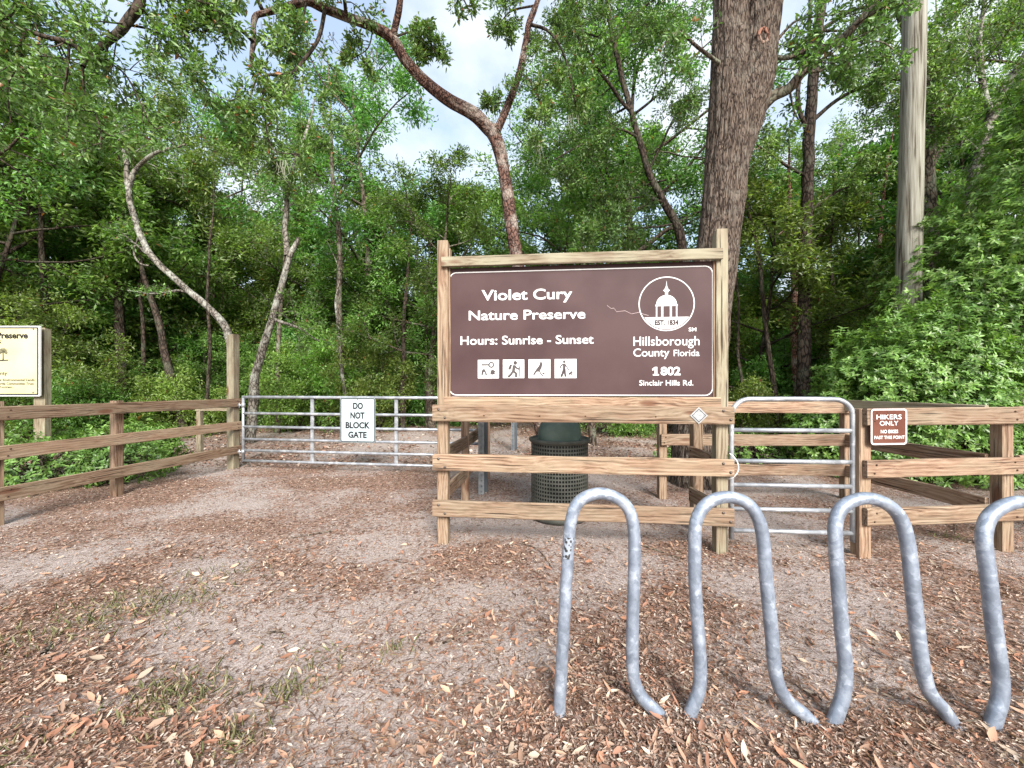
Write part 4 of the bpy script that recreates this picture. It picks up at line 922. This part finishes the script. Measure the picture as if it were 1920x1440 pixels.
# forked tree
def detailed_trunk(name, items, mat, ridge, freq, parent, sides=72):
    Vs, Fs, b = [], [], 0
    for pts, radii in items:
        cp = catmull(pts, 26); n = len(cp); rr = np.interp(np.linspace(0, 1, n), np.linspace(0, 1, len(radii)), radii)
        p = np.array([tuple(q) for q in cp]); V, Fc = tube_arrays(cp, rr, sides, b)
        C = np.repeat(p, sides, axis=0); D = V-C; Rr = np.linalg.norm(D, axis=1)
        for i in range(len(V)):
            a = (i % sides)/sides*2*PI; q = Vector((math.cos(a)*Rr[i]*freq*13, math.sin(a)*Rr[i]*freq*13, p[i//sides][2]*freq*1.3))
            q = q+.5*noise.noise_vector(q*.35)
            h = 1-abs(noise.noise(q))*2.2; h2 = 1-abs(noise.noise(q*2.1+Vector((4,4,4))))*2
            lump = noise.noise(Vector(V[i])*1.6)
            V[i] += D[i]/Rr[i]*(-ridge*max(0, h)**2*1.0-ridge*.35*max(0, h2)**2+ridge*.6+lump*Rr[i]*.10)
        Vs.append(V); Fs.append(Fc); b += len(V)
    return link(name, npmesh(name, np.concatenate(Vs), np.concatenate(Fs), mat, None, True), None, parent)
fk = root('forked_tree', 'slender reddish forked tree rising behind the big sign', 'tree', (.72, 6.8, 0))
d0 = 6.8
T = [(P(1042,905,d0)), P(1024,830,d0), P(1006,750,d0), P(985,600,d0), P(968,480,d0), P(956,400,d0), P(946,330,d0), P(935,275,d0), P(918,238,6.75)]
A = [P(920,245,6.75), P(890,215,6.65), P(845,190,6.5), P(800,155,6.35), P(760,112,6.2), P(735,72,6.1), P(700,50,6.0), P(650,32,5.9), P(605,14,5.8), P(575,2,5.7), P(540,12,5.6), P(495,24,5.5), P(478,35,5.4), P(475,80,5.3), P(470,130,5.2)]
Bb = [P(735,75,6.1), P(744,40,6.0), P(750,5,5.9), P(752,-60,5.7), P(748,-160,5.6)]
Cc = [P(932,245,6.78), P(955,190,6.8), P(975,135,6.8), P(985,85,6.8), P(992,45,6.8), P(1005,10,6.8), P(1030,-60,6.9), P(1050,-150,7)]
detailed_trunk('trunk', [(T, [.18,.15,.13,.12,.115,.11,.105,.118,.11]), (A, [.108,.105,.098,.092,.085,.08,.07,.062,.058,.052,.045,.04,.036,.028,.016]), (Bb, [.052,.045,.04,.03]), (Cc, [.068,.06,.055,.05,.045,.04,.03])], BARK_FORK, .012, 1.6, fk, 40)
p = Plant(301)
def guide(pts, r0, r1, ln=None, kids=None, *a):
    q = catmull([P(*t) for t in pts], 5); p.items.append((q, list(np.linspace(r0, r1, len(q))), 7))
    if ln: p.sprout(q, r1*1.5, ln, 0, 2, kids, *a)
guide([(610,14,5.8),(598,70,5.6),(570,112,5.4),(545,138,5.3),(505,140,5.2),(480,150,5.1)], .03, .012, .5, (8,4), -.02)
guide([(505,140,5.2),(492,180,5.15),(498,230,5.1),(512,280,5.1),(560,290,5.0)], .012, .006, .4, (7,4), -.02)
guide([(480,150,5.1),(468,190,5.0),(476,240,5.0)], .01, .006, .35, (5,3), -.03)
guide([(476,80,5.3),(455,60,5.1),(420,40,4.9),(380,60,4.7),(350,50,4.6)], .025, .01, .55, (10,5), -.03)
guide([(495,24,5.5),(470,-20,5.3),(420,-50,5.1),(340,-60,4.8)], .03, .012, .7, (9,5), -.05)
guide([(650,32,5.9),(640,-20,5.6),(600,-80,5.2)], .03, .015, .7, (8,5), -.03)
guide([(575,2,5.7),(560,50,5.5),(520,90,5.3)], .02, .01, .5, (8,4), -.03)
guide([(735,72,6.1),(770,60,6.2),(800,70,6.3),(815,100,6.3)], .018, .008, .38, (7,4))
guide([(700,50,6.0),(690,90,6.0),(660,110,5.9)], .012, .007, .35, (6,4), -.02)
guide([(800,155,6.35),(780,110,6.3),(790,60,6.2)], .012, .007, .35, (6,4))
guide([(752,-60,5.7),(800,-40,5.6),(860,-10,5.5),(880,20,5.4)], .02, .008, .35, (5,3))
guide([(992,45,6.8),(1030,60,6.6),(1060,110,6.5),(1080,200,6.5)], .03, .01, .6, (9,6))
guide([(975,135,6.8),(1000,160,6.6),(1015,210,6.5),(1000,260,6.4)], .02, .008, .5, (8,5))
guide([(1005,10,6.8),(960,20,6.7),(940,40,6.6)], .02, .01, .5, (8,5))
guide([(955,190,6.8),(930,195,6.7),(915,205,6.7)], .01, .006, .25, (5,3))
guide([(748,-160,5.6),(620,-200,5.0),(420,-220,4.4)], .05, .02, .9, (9,6), -.02)
MOSS = noisy('grey_moss', (.17,.19,.14), (.27,.28,.21), 30, .9)
ms = np.random.RandomState(88); mi = []
for px, py, dd_ in ((500,40,5.4),(520,30,5.5),(560,150,5.3),(545,150,5.3),(612,60,5.8),(700,90,6),(478,150,5.1),(530,300,5.05),(915,215,6.7),(600,90,5.7),(1075,215,6.5),(1010,262,6.4)):
    for k in range(7):
        q0 = np.array(tuple(P(px+ms.normal()*7, py, dd_))); L_ = .12+.28*ms.random(); mi.append(([q0+np.array([ms.normal()*.012, ms.normal()*.012, 0])*j+np.array([0, 0, -L_*j/4]) for j in range(5)], [.004,.006,.005,.004,.001], 3))
link('hanging_moss', tubes_mesh('hanging_moss', mi, MOSS), None, fk)['kind'] = 'stuff'
link('twigs', p.wood('twigs', BARK_DARK), None, fk)['kind'] = 'stuff'; link('crown', p.leaves('crown', 34, .075, .030, LEAFN, .085, .02, -.06, True, .1), None, fk)

# overhanging oak from beyond the left edge
p = Plant(302)
tr_o = root('overhanging_oak', 'dark-branched oak reaching in from the upper left corner', 'tree', (-9.5, 4.2, 0))
guide([(-1000,975,3.5),(-1000,700,3.5),(-900,300,3.6),(-500,-100,4.0),(-100,-160,4.3)], .24, .12)
guide([(-100,-160,4.3),(100,-120,4.3),(255,-20,4.2),(235,45,4.2),(205,75,4.2),(165,105,4.1),(155,125,4.0)], .07, .02, .6, (9,5), -.04)
guide([(165,105,4.1),(130,80,4.1),(90,70,4.1),(45,55,4.1),(-20,20,4.0)], .03, .015, .6, (9,5), -.04)
guide([(205,75,4.2),(200,110,4.2),(235,140,4.3),(262,190,4.3),(280,230,4.3)], .012, .006, .5, (8,4), -.04)
guide([(130,80,4.1),(125,140,4.1),(118,190,4.2),(128,240,4.2),(112,285,4.2)], .013, .005, .45, (7,4), -.03)
guide([(155,125,4.0),(160,180,4.1),(185,230,4.1),(190,280,4.1)], .01, .005, .4, (7,4), -.03)
guide([(45,55,4.1),(40,110,4.1),(15,160,4.1),(20,230,4.1)], .014, .005, .5, (9,5), -.03)
guide([(235,45,4.2),(290,60,4.4),(340,110,4.5),(380,160,4.5),(430,190,4.5)], .014, .005, .5, (9,5), -.02)
guide([(255,-20,4.2),(330,-10,4.4),(400,10,4.5)], .02, .01, .5, (8,5), -.03)
guide([(100,-120,4.3),(60,-40,4.2),(30,10,4.1),(0,60,4.0)], .03, .01, .6, (10,6), -.03)
guide([(-100,-160,4.3),(-60,0,4.2),(-40,120,4.2)], .03, .01, .6, (9,6), -.03)
link('trunk', p.wood('trunk', BARK_DARK), None, tr_o); link('crown', p.leaves('crown', 22, .07, .027, LEAFN, .09, .02, -.04, True, .1), None, tr_o)

# the great oak
gk = root('great_oak', 'massive grey oak trunk forking above the right end of the big sign', 'tree', (2.78, 5.8, 0)); d0 = 5.8
T = [P(1300,960,d0), P(1304,880,d0), P(1312,760,d0), P(1328,600,d0), P(1348,450,d0), P(1358,350,d0), P(1368,240,d0), P(1371,150,d0), P(1370,60,d0), P(1366,-40,d0), P(1350,-200,5.9), P(1330,-400,6.1)]
S2 = [P(1352,420,5.82), P(1372,320,5.78), P(1393,230,5.76), P(1412,150,5.74), P(1424,70,5.74), P(1432,-20,5.7), P(1455,-150,5.5), P(1500,-300,5.3)]
detailed_trunk('trunk', [(T, [.42,.35,.30,.285,.285,.29,.30,.27,.24,.22,.19,.14]), (S2, [.10,.20,.26,.27,.26,.25,.21,.16])], BARK_OAK, .022, 1.0, gk, 200)
knot = []
for k in range(13): a = 2*PI*k/12; knot.append(P(1431+9*math.cos(a), 68+13*math.sin(a), 5.505))
link('knot', tubes_mesh('knot', [(knot, [.03]*13, 8)], BARK_RED, True, .012, 9), None, gk)
p = Plant(303)
guide([(1425,205,5.75),(1450,180,5.7),(1480,165,5.65),(1505,135,5.6),(1540,95,5.6),(1580,70,5.55),(1620,30,5.5),(1665,-20,5.5),(1720,-80,5.4)], .085, .035, .9, (10,5,3), .0)
guide([(1440,105,5.7),(1480,108,5.6),(1515,88,5.6),(1540,60,5.7),(1575,58,5.7)], .035, .015, .6, (6,4), .0)
guide([(1440,100,5.7),(1470,60,5.6),(1500,35,5.5),(1545,30,5.4)], .025, .01, .6, (6,4), .0)
guide([(1505,135,5.6),(1545,130,5.7),(1600,90,5.8),(1650,78,5.8),(1690,105,5.9)], .02, .008, .5, (7,4), .0)
guide([(1480,165,5.65),(1488,205,5.7),(1500,230,5.8)], .015, .01, .4, (4,3), .0)
guide([(1350,120,5.7),(1310,90,5.4),(1270,60,5.2),(1240,90,5.1)], .03, .01, .6, (6,4), -.02)
guide([(1350,-200,5.9),(1180,-250,5.5),(1000,-240,5.0),(860,-200,4.6)], .10, .03, 1.1, (9,6,3), -.02)
guide([(1500,-300,5.3),(1650,-260,4.8),(1800,-200,4.5)], .09, .03, 1.1, (9,6,3), -.02)
link('limbs', p.wood('limbs', BARK_MID), None, gk)['kind'] = 'stuff'; link('crown', p.leaves('crown', 20, .075, .032, LEAFN, .1, .01, .0, True, .1), None, gk)

# leaning dark tree between fork and oak, with the dark crown of small leaves
stem_tree([(1335,860),(1300,620),(1275,440),(1245,380),(1215,320),(1185,210),(1150,80),(1135,-40)], 9.2, [.13,.11,.09,.075,.06,.05], BARK_DARK, 'leaning_dark_tree', 'leaning dark tree with small leaves between forked tree and great oak', sides=14, amp=.03,
  extra=[([(1185,210,9.2),(1150,170,9),(1110,110,8.7),(1080,20,8.4),(1060,-60,8.2)], .045, .02, 1.3, (9,6,4)), ([(1150,80,9.2),(1100,60,8.8),(1040,40,8.4)], .032, .014, 1.2, (8,6,4)), ([(1200,260,9.2),(1150,240,9),(1090,270,8.8),(1040,300,8.5)], .032, .014, 1.2, (9,6,4)),
         ([(1150,80,9.2),(1200,20,9),(1260,-20,8.8)], .032, .014, 1.2, (9,6,4)), ([(1215,320,9.2),(1250,250,9.2),(1290,180,9.4)], .03, .014, 1.1, (8,6,4)), ([(1245,380,9.2),(1190,370,9),(1130,400,9)], .025, .012, 1.1, (8,6,4)), ([(1260,420,9.2),(1180,430,8.6),(1090,430,8.2)], .025, .012, 1.0, (9,6,4))], lv=dict(per=17, L=.085, W=.032, mat=LEAFN, jit=.12, bright=-.12))
# dark trunk right of the oak
stem_tree([(1505,800),(1508,600),(1512,400),(1518,250),(1525,150),(1535,60),(1545,-60)], 9.0, [.14,.13,.12,.11,.10,.08], BARK_DARK, 'upright_dark_tree', 'dark upright tree right of the great oak, under its long limb', sides=14, amp=.03,
  extra=[([(1515,250,9),(1495,180,9),(1515,80,9),(1520,-40,9)], .05, .03), ([(1520,230,9),(1580,180,8.8),(1660,150,8.5),(1740,160,8.4)], .05, .015, 1.0, (9,6,4)), ([(1512,330,9),(1460,300,8.8),(1420,270,8.6)], .04, .015, .9, (8,5,4)),
         ([(1535,60,9),(1600,20,8.8),(1680,0,8.6)], .05, .02, 1.1, (8,6,4)), ([(1512,400,9),(1570,360,9),(1620,340,9)], .04, .015, 1.0, (8,6,4))], lv=dict(per=14, L=.085, W=.035, mat=LEAFN, jit=.12, bright=.06))
# bare pole and trees by it
POLE = noisy('grey_pole_wood', (.20,.17,.13), (.40,.38,.30), 3, .9, 0, 8)
pm = POLE.node_tree; tcn = nd(pm, 'ShaderNodeTexCoord'); mpp = nd(pm, 'ShaderNodeMapping'); mpp.inputs['Scale'].default_value = (28, 28, 1.2); pm.links.new(tcn.outputs['Object'], mpp.inputs[0])
nn_ = nd(pm, 'ShaderNodeTexNoise', Scale=1.0, Detail=6.0); pm.links.new(mpp.outputs[0], nn_.inputs['Vector'])
rr_ = ramp(pm, [(.36, (.07,.06,.045)), (.46, (.20,.19,.155)), (.7, (.30,.30,.26))]); pm.links.new(nn_.outputs['Fac'], rr_.inputs[0]); pm.links.new(rr_.outputs[0], pm.nodes['Principled BSDF'].inputs['Base Color'])
bpn = nd(pm, 'ShaderNodeBump', Strength=.8, Distance=.02); pm.links.new(nn_.outputs['Fac'], bpn.inputs['Height']); pm.links.new(bpn.outputs[0], pm.nodes['Principled BSDF'].inputs['Normal'])
pole = link('utility_pole', tubes_mesh('utility_pole', [([P(1697,880,7), P(1700,700,7), P(1704,480,7), P(1710,240,7), P(1715,0,7), P(1720,-220,7)], [.185,.18,.175,.168,.162,.155], 32)], POLE, True, .012, 3))
tag(pole, 'bare grey wooden utility pole rising from the shrub bank', 'utility pole')
stem_tree([(1755,860),(1752,700),(1745,500),(1738,330),(1732,150),(1690,0),(1680,-80)], 8.6, [.20,.17,.15,.14,.13,.12], BARK_MID, 'tree_behind_pole'.replace('_behind_pole', ''), 'brown mottled tree trunk close behind the bare pole', sides=20, amp=.03,
  extra=[([(1738,330,8.6),(1780,250,8.4),(1830,200,8.2)], .06, .02, 1.1, (9,6,4)), ([(1735,200,8.6),(1700,150,8.3),(1650,130,8.2)], .04, .015, 1.0, (8,5,4))], lv=dict(per=16, L=.085, W=.037, mat=LEAFN, jit=.12, bright=.08))
stem_tree([(1800,800),(1810,560),(1818,380),(1838,290),(1862,210),(1900,140),(1950,60)], 8.2, [.12,.12,.11,.10,.07,.05], BARK_PALE, 'twin_stem_tree', 'pale twin-stemmed tree above the shrub bank near the right edge', sides=14, amp=.03,
  extra=[([(1858,220,8.2),(1842,150,8.2),(1838,60,8.2),(1850,-40,8.2)], .07, .03, 1.1, (9,6,4)), ([(1880,170,8.2),(1920,150,8),(1970,160,7.8)], .04, .02, 1.0, (8,5,4)), ([(1840,290,8.2),(1790,240,8),(1760,200,7.9)], .03, .015, .9, (8,5,4))], lv=dict(per=16, L=.08, W=.035, mat=LEAFN, jit=.12, bright=.08))

# ------------------------------------------------------------------ shrub bank at right, low shrubs left: whorled leaves
def whorl_shrub(name, label, ells, nw, L, W, seed, bright=.1, per=9, zmin=.0, mat=None, base=None, dead=.0):
    rs = np.random.RandomState(seed); P_, D_, ct = [], [], []
    wts = np.array([e[3]*e[5] for e in ells]); wts = wts/wts.sum()
    centers = np.array([e[:3] for e in ells]); rads = np.array([e[3:] for e in ells])
    got = 0
    while got < nw:
        k = rs.choice(len(ells), p=wts); u = unit(rs.normal(size=3)); rr = .60+.44*rs.random()**.6+.16*(rs.random() < .08)
        bump = 1+.26*noise.noise(Vector(u*3.1)+Vector((seed, k, 0)))+.07*noise.noise(Vector(u*8)+Vector((seed, k, 4)))
        q = centers[k]+rads[k]*u*rr*bump
        if q[2] < .03: continue
        inside = any(np.sum(((q-c)/r)**2) < .30 for c, r in zip(centers, rads))
        if inside: continue
        P_.append(q); D_.append(unit(u/rads[k]*min(rads[k])+np.array([0, 0, .45])+rs.normal(size=3)*.35)); ct.append(.5+.5*noise.noise(Vector(q)*1.4)+.12*rs.normal()); got += 1
    P_ = np.array(P_); D_ = np.array(D_); ct = np.array(ct); n = nw*per
    idx = np.repeat(np.arange(nw), per); d = D_[idx]; ref = np.tile(np.array([.3, .2, 1.]), (n, 1)); u = unit(np.cross(d, ref)); v = np.cross(d, u)
    a = (np.tile(np.arange(per), nw)*2.39996+rs.random(n)*.5); tilt = .25+.55*rs.random(n)
    ax = unit(u*np.cos(a)[:, None]+v*np.sin(a)[:, None]+d*tilt[:, None]); pos = P_[idx]-d*(rs.random(n)*L*.9)[:, None]
    cl = leaf_cols(rs, n, np.clip(ct[idx], 0, 1), dead, bright)
    me = leaf_mesh('foliage', pos, ax, d, L*(.65+.5*rs.random(n)), W*(.75+.4*rs.random(n)), cl, mat or LEAFB, .22, True)
    b = base or (float(centers[0][0]), float(centers[0][1]), 0)
    o = root(name, label, 'shrub', b); link('foliage', me, None, o)
    items = []
    sel = rs.choice(nw, min(nw, 150), replace=False)
    for i in sel:
        k = np.argmin(((P_[i]-centers)**2).sum(1)); s0 = np.array([centers[k][0]+rs.normal()*.15, centers[k][1]+rs.normal()*.15, 0.0]); m = (s0+P_[i])/2+rs.normal(size=3)*.12; m[2] = abs(m[2])
        items.append(([s0, (s0+m)/2+rs.normal(size=3)*.03, m, P_[i]], [.016, .012, .009, .004], 4))
    link('stems', tubes_mesh('stems', items, BARK_DARK), None, o)
    return o
whorl_shrub('glossy_shrub', 'bright glossy shrub in front of the bare pole behind the corner fence', [(5.6,6.6,.6,.8,.7,.85),(6.2,6.4,1.1,1.0,.9,1.4),(7.0,6.3,1.3,1.2,.9,1.6),(6.0,6.1,.6,.9,.7,.8),(7.0,5.8,.7,1.3,.7,.9)], 6500, .085, .032, 401, .16, 9)
whorl_shrub('tall_glossy_shrub', 'tall bright green shrub mass filling the right edge', [(8.6,6.6,2.0,1.45,1.3,2.2),(9.3,6.4,4.2,1.75,1.4,2.3),(9.9,6.0,6.2,1.6,1.3,1.6),(7.9,6.9,3.0,1.0,1.0,1.6)], 8500, .095, .037, 402, .17, 9)
whorl_shrub('low_shrub', 'low glossy shrub behind the first bay of the left fence', [(-6.9,5.6,.25,.9,.7,.5),(-6.2,6.0,.22,.8,.6,.48),(-7.9,5.6,.3,.9,.6,.55)], 1500, .07, .03, 403, .10, 7)
whorl_shrub('low_shrub', 'low shrub with yellow-green tips behind the second bay of the left fence', [(-6.5,6.9,.3,.5,.5,.5),(-7.2,7.1,.3,.8,.6,.55)], 1200, .07, .03, 404, .22, 7)
whorl_shrub('low_shrub', 'small low shrub on the ground behind the walk gate', [(4.6,7.4,.2,1.0,.5,.4),(3.6,7.6,.15,.7,.4,.3)], 600, .08, .03, 405, .1, 7)

# palmetto clumps
def palmetto(x, y, s, label, seed):
    rs = np.random.RandomState(seed); pos, ax, nr, ln, wd = [], [], [], [], []
    items = []
    for f in range(9):
        az = f*2.4+rs.random(); el = .5+.7*rs.random(); d = np.array([math.cos(az)*math.cos(el), math.sin(az)*math.cos(el), math.sin(el)]); hub = np.array([0, 0, .05])+d*s*.7
        items.append(([np.array([0, 0, 0.]), d*s*.35+np.array([0, 0, .06]), hub], [.012, .01, .007], 4))
        u = unit(np.cross(d, [0, 0, 1])); 
        for k in range(15):
            a = (k-7)*.19; pos.append(hub); ax.append(d*math.cos(a)+u*math.sin(a)+np.array([0, 0, -.1])); nr.append(np.cross(u, d)+rs.normal(size=3)*.2); ln.append(s*.55*(1-.02*abs(k-7))); wd.append(.035)
    n = len(pos); c = leaf_cols(rs, n, np.full(n, .5), .02, .05)
    o = root('palmetto', label, 'palm', (x, y, ground_h(x, y))); M = Matrix.Translation((x, y, ground_h(x, y)))
    link('fronds', leaf_mesh('fronds', np.array(pos), np.array(ax), np.array(nr), np.array(ln), np.array(wd), c, LEAFB, .2), None, o, M)
    link('stalks', tubes_mesh('stalks', items, BARK_MID), None, o, M)
palmetto(-10.6, 10.6, 1.2, 'palmetto fan clump in shade behind the second fence post', 51)
palmetto(-3.6, 17.0, 1.5, 'palmetto clump left of the big sign beyond the gate', 52)
palmetto(-8.8, 15.5, 1.4, 'palmetto clump beyond the gate hinge end', 53)
palmetto(8.5, 12.5, 1.3, 'palmetto clump beyond the walk gate', 54)

# marker post, log
mk = root('marker_post', 'thin white marker post with red top beyond the tube gate', 'post', (-4.04, 14, 0))
tube('shaft', [Vector((-4.04, 14, -.1)), Vector((-4.04, 14, 1.30))], .045, 10, WHITEP, mk); tube('red_cap', [Vector((-4.04, 14, 1.30)), Vector((-4.04, 14, 1.52))], .06, 10, REDP, mk)
lg = link('fallen_branch', tubes_mesh('fallen_branch', [([(-4.4,16.6,.12),(-3.9,16.5,.30),(-3.3,16.6,.25),(-2.5,16.4,.08)], [.04,.07,.08,.05], 8), ([(-3.7,16.5,.28),(-3.3,16.3,.45),(-2.8,16.3,.35)], [.05,.04,.02], 6), ([(-4.0,16.5,.28),(-4.3,16.4,.42)], [.04,.015], 6)], BARK_PALE))
tag(lg, 'bleached fallen branch lying beyond the gate by the big sign', 'log')

# ------------------------------------------------------------------ leaf litter and bits
def litter(name, label, n, ymin, ymax, L, W, seed, thr=1.0, fine=True, pal=None):
    rs = np.random.RandomState(seed); pts = []
    while len(pts) < n:
        m = 4000; v = rs.random(m); y = ymin*(ymax/ymin)**v if ymin > 0 else ymin+(ymax-ymin)*v
        x = (rs.random(m)*2-1)*(1.42*y+.5)
        for a, b in zip(x, y):
            if rs.random() < .10+.9*litter_cover(a, b)**1.3: pts.append((a, b))
    pts = np.array(pts[:n]); z = np.array([ground_h(a, b) for a, b in pts])
    sf = .004+.012*rs.random(n)
    pos = np.column_stack([pts, z+sf]); az = rs.random(n)*2*PI; ax = np.column_stack([np.cos(az), np.sin(az), rs.normal(size=n)*.22]); nr = np.column_stack([rs.normal(size=(n, 2))*.45, np.ones(n)])
    Pl = np.array(pal or [(.31,.20,.155),(.23,.135,.10),(.37,.265,.21),(.44,.345,.285),(.08,.05,.038),(.34,.175,.12),(.30,.215,.17),(.50,.42,.36),(.10,.065,.05)])
    c = Pl[rs.choice(len(Pl), n)]*(.65+.6*rs.random((n, 1)))
    sc_ = .55+.8*rs.random(n)**1.5
    far = np.clip(pts[:, 1]/4.5, 1, 1.9)
    me = leaf_mesh(name, pos, ax, nr, L*sc_*far, W*sc_*far*(.5+.8*rs.random(n)), c, LITTER, -.18+0*rs.random(), fine)
    o = link(name, me); tag(o, label, None, None, 'stuff'); return o
litter('leaf_litter', 'dry brown leaves strewn over the near sand', 170000, .9, 9.0, .021, .0075, 601)
litter('leaf_litter', 'larger curled oak leaves among the near litter', 6500, .9, 3.6, .056, .020, 602, pal=[(.36,.18,.115),(.30,.16,.11),(.43,.27,.19),(.50,.40,.31),(.20,.11,.075),(.40,.24,.165),(.34,.23,.17)])
litter('leaf_litter', 'dry leaves on the woodland floor beyond the fences', 60000, 7.0, 26.0, .045, .02, 603, fine=False)
# pine straw and bark fragments
rs = np.random.RandomState(9)
def straw(n, seed):
    rs = np.random.RandomState(seed); v = rs.random(n); y = .9*(8/.9)**v; x = (rs.random(n)*2-1)*1.4*y; z = np.array([ground_h(a, b) for a, b in zip(x, y)])+.006
    az = rs.normal(size=n)*.9; ax = np.column_stack([np.cos(az), np.sin(az), rs.normal(size=n)*.05]); nr = np.tile([0, 0, 1.], (n, 1))
    c = np.array([(.10,.055,.035),(.34,.22,.14),(.20,.11,.07)])[rs.choice(3, n)]
    me = leaf_mesh('twig_litter', np.column_stack([x, y, z]), ax, nr, .04+.07*rs.random(n), .0035+.003*rs.random(n), c, LITTER, .0)
    o = link('twig_litter', me); tag(o, 'thin twigs and straw scattered through the leaves', None, None, 'stuff')
straw(16000, 33)
# a few fallen sticks one can pick out
for i, (pts_, r_, lab) in enumerate([([(500,1190),(515,1188),(530,1189)], .007, 'short dark stick lying on the pale sand'), ([(80,1232),(92,1218),(97,1207)], .011, 'stubby crooked stick near the left edge of the sand'),
      ([(440,1308),(470,1296),(498,1286)], .006, 'forked grey stick in the left foreground litter'), ([(830,1212),(860,1200),(885,1188)], .006, 'dark twig on sand in front of the big sign'), ([(620,1000),(560,1010),(540,1014)], .006, 'twig below the tube gate on leaf litter'),
      ([(975,1020),(1010,1035),(1035,1068)], .005, 'pale bent twig left of the bike rack'), ([(1205,1025),(1240,1038),(1275,1050)], .006, 'thin dark twig seen through the first rack loops'), ([(1790,1005),(1800,930),(1840,935)], .004, 'dry vine stem under the right fence')]):
    q = [];
    for x, y in pts_:
        d = F*CAMH/(y-HY); X = (x-960)*d/F; q.append(Vector((X, d, ground_h(X, d)+.012)))
    st = link('fallen_stick', tubes_mesh('fallen_stick', [(catmull(q, 4), list(np.linspace(r_, r_*.5, len(catmull(q, 4)))), 6)], BARK_MID, True, .004, 30)); tag(st, lab, 'stick')
# grass tufts
def grass(spots, seed):
    rs = np.random.RandomState(seed); pos, ax, ln = [], [], []
    for px, py, sp, n in spots:
        n = int(n*.42); sp *= 1.25
        d = F*CAMH/(py-HY); X = (px-960)*d/F
        for k in range(n):
            a, b = X+rs.normal()*sp, d+rs.normal()*sp*.8; pos.append((a, b, ground_h(a, b))); v = rs.normal(size=3)*.5; v[2] = .6+rs.random()*.5; ax.append(v); ln.append(.03+.05*rs.random())
    n = len(pos); nr = np.column_stack([rs.normal(size=(n, 2)), np.full(n, .3)])
    c = np.array([(.20,.20,.10),(.28,.25,.14),(.15,.16,.07)])[rs.choice(3, n)]
    me = leaf_mesh('grass', np.array(pos), np.array(ax), nr, np.array(ln), np.full(n, .004), c, LITTER, .25); o = link('grass', me); tag(o, 'sparse olive grass tufts poking through the litter', None, None, 'stuff')
grass([(175,1170,.13,260),(215,1130,.12,200),(335,1130,.10,240),(330,1310,.08,320),(325,1300,.1,150),(445,1390,.05,180),(545,1300,.05,160),(20,1215,.1,160),(1475,965,.05,50),(1780,1010,.05,80),(590,1240,.08,80),(250,1160,.15,200),(740,1220,.05,60),(60,1400,.1,60),(420,1080,.12,120)], 71)
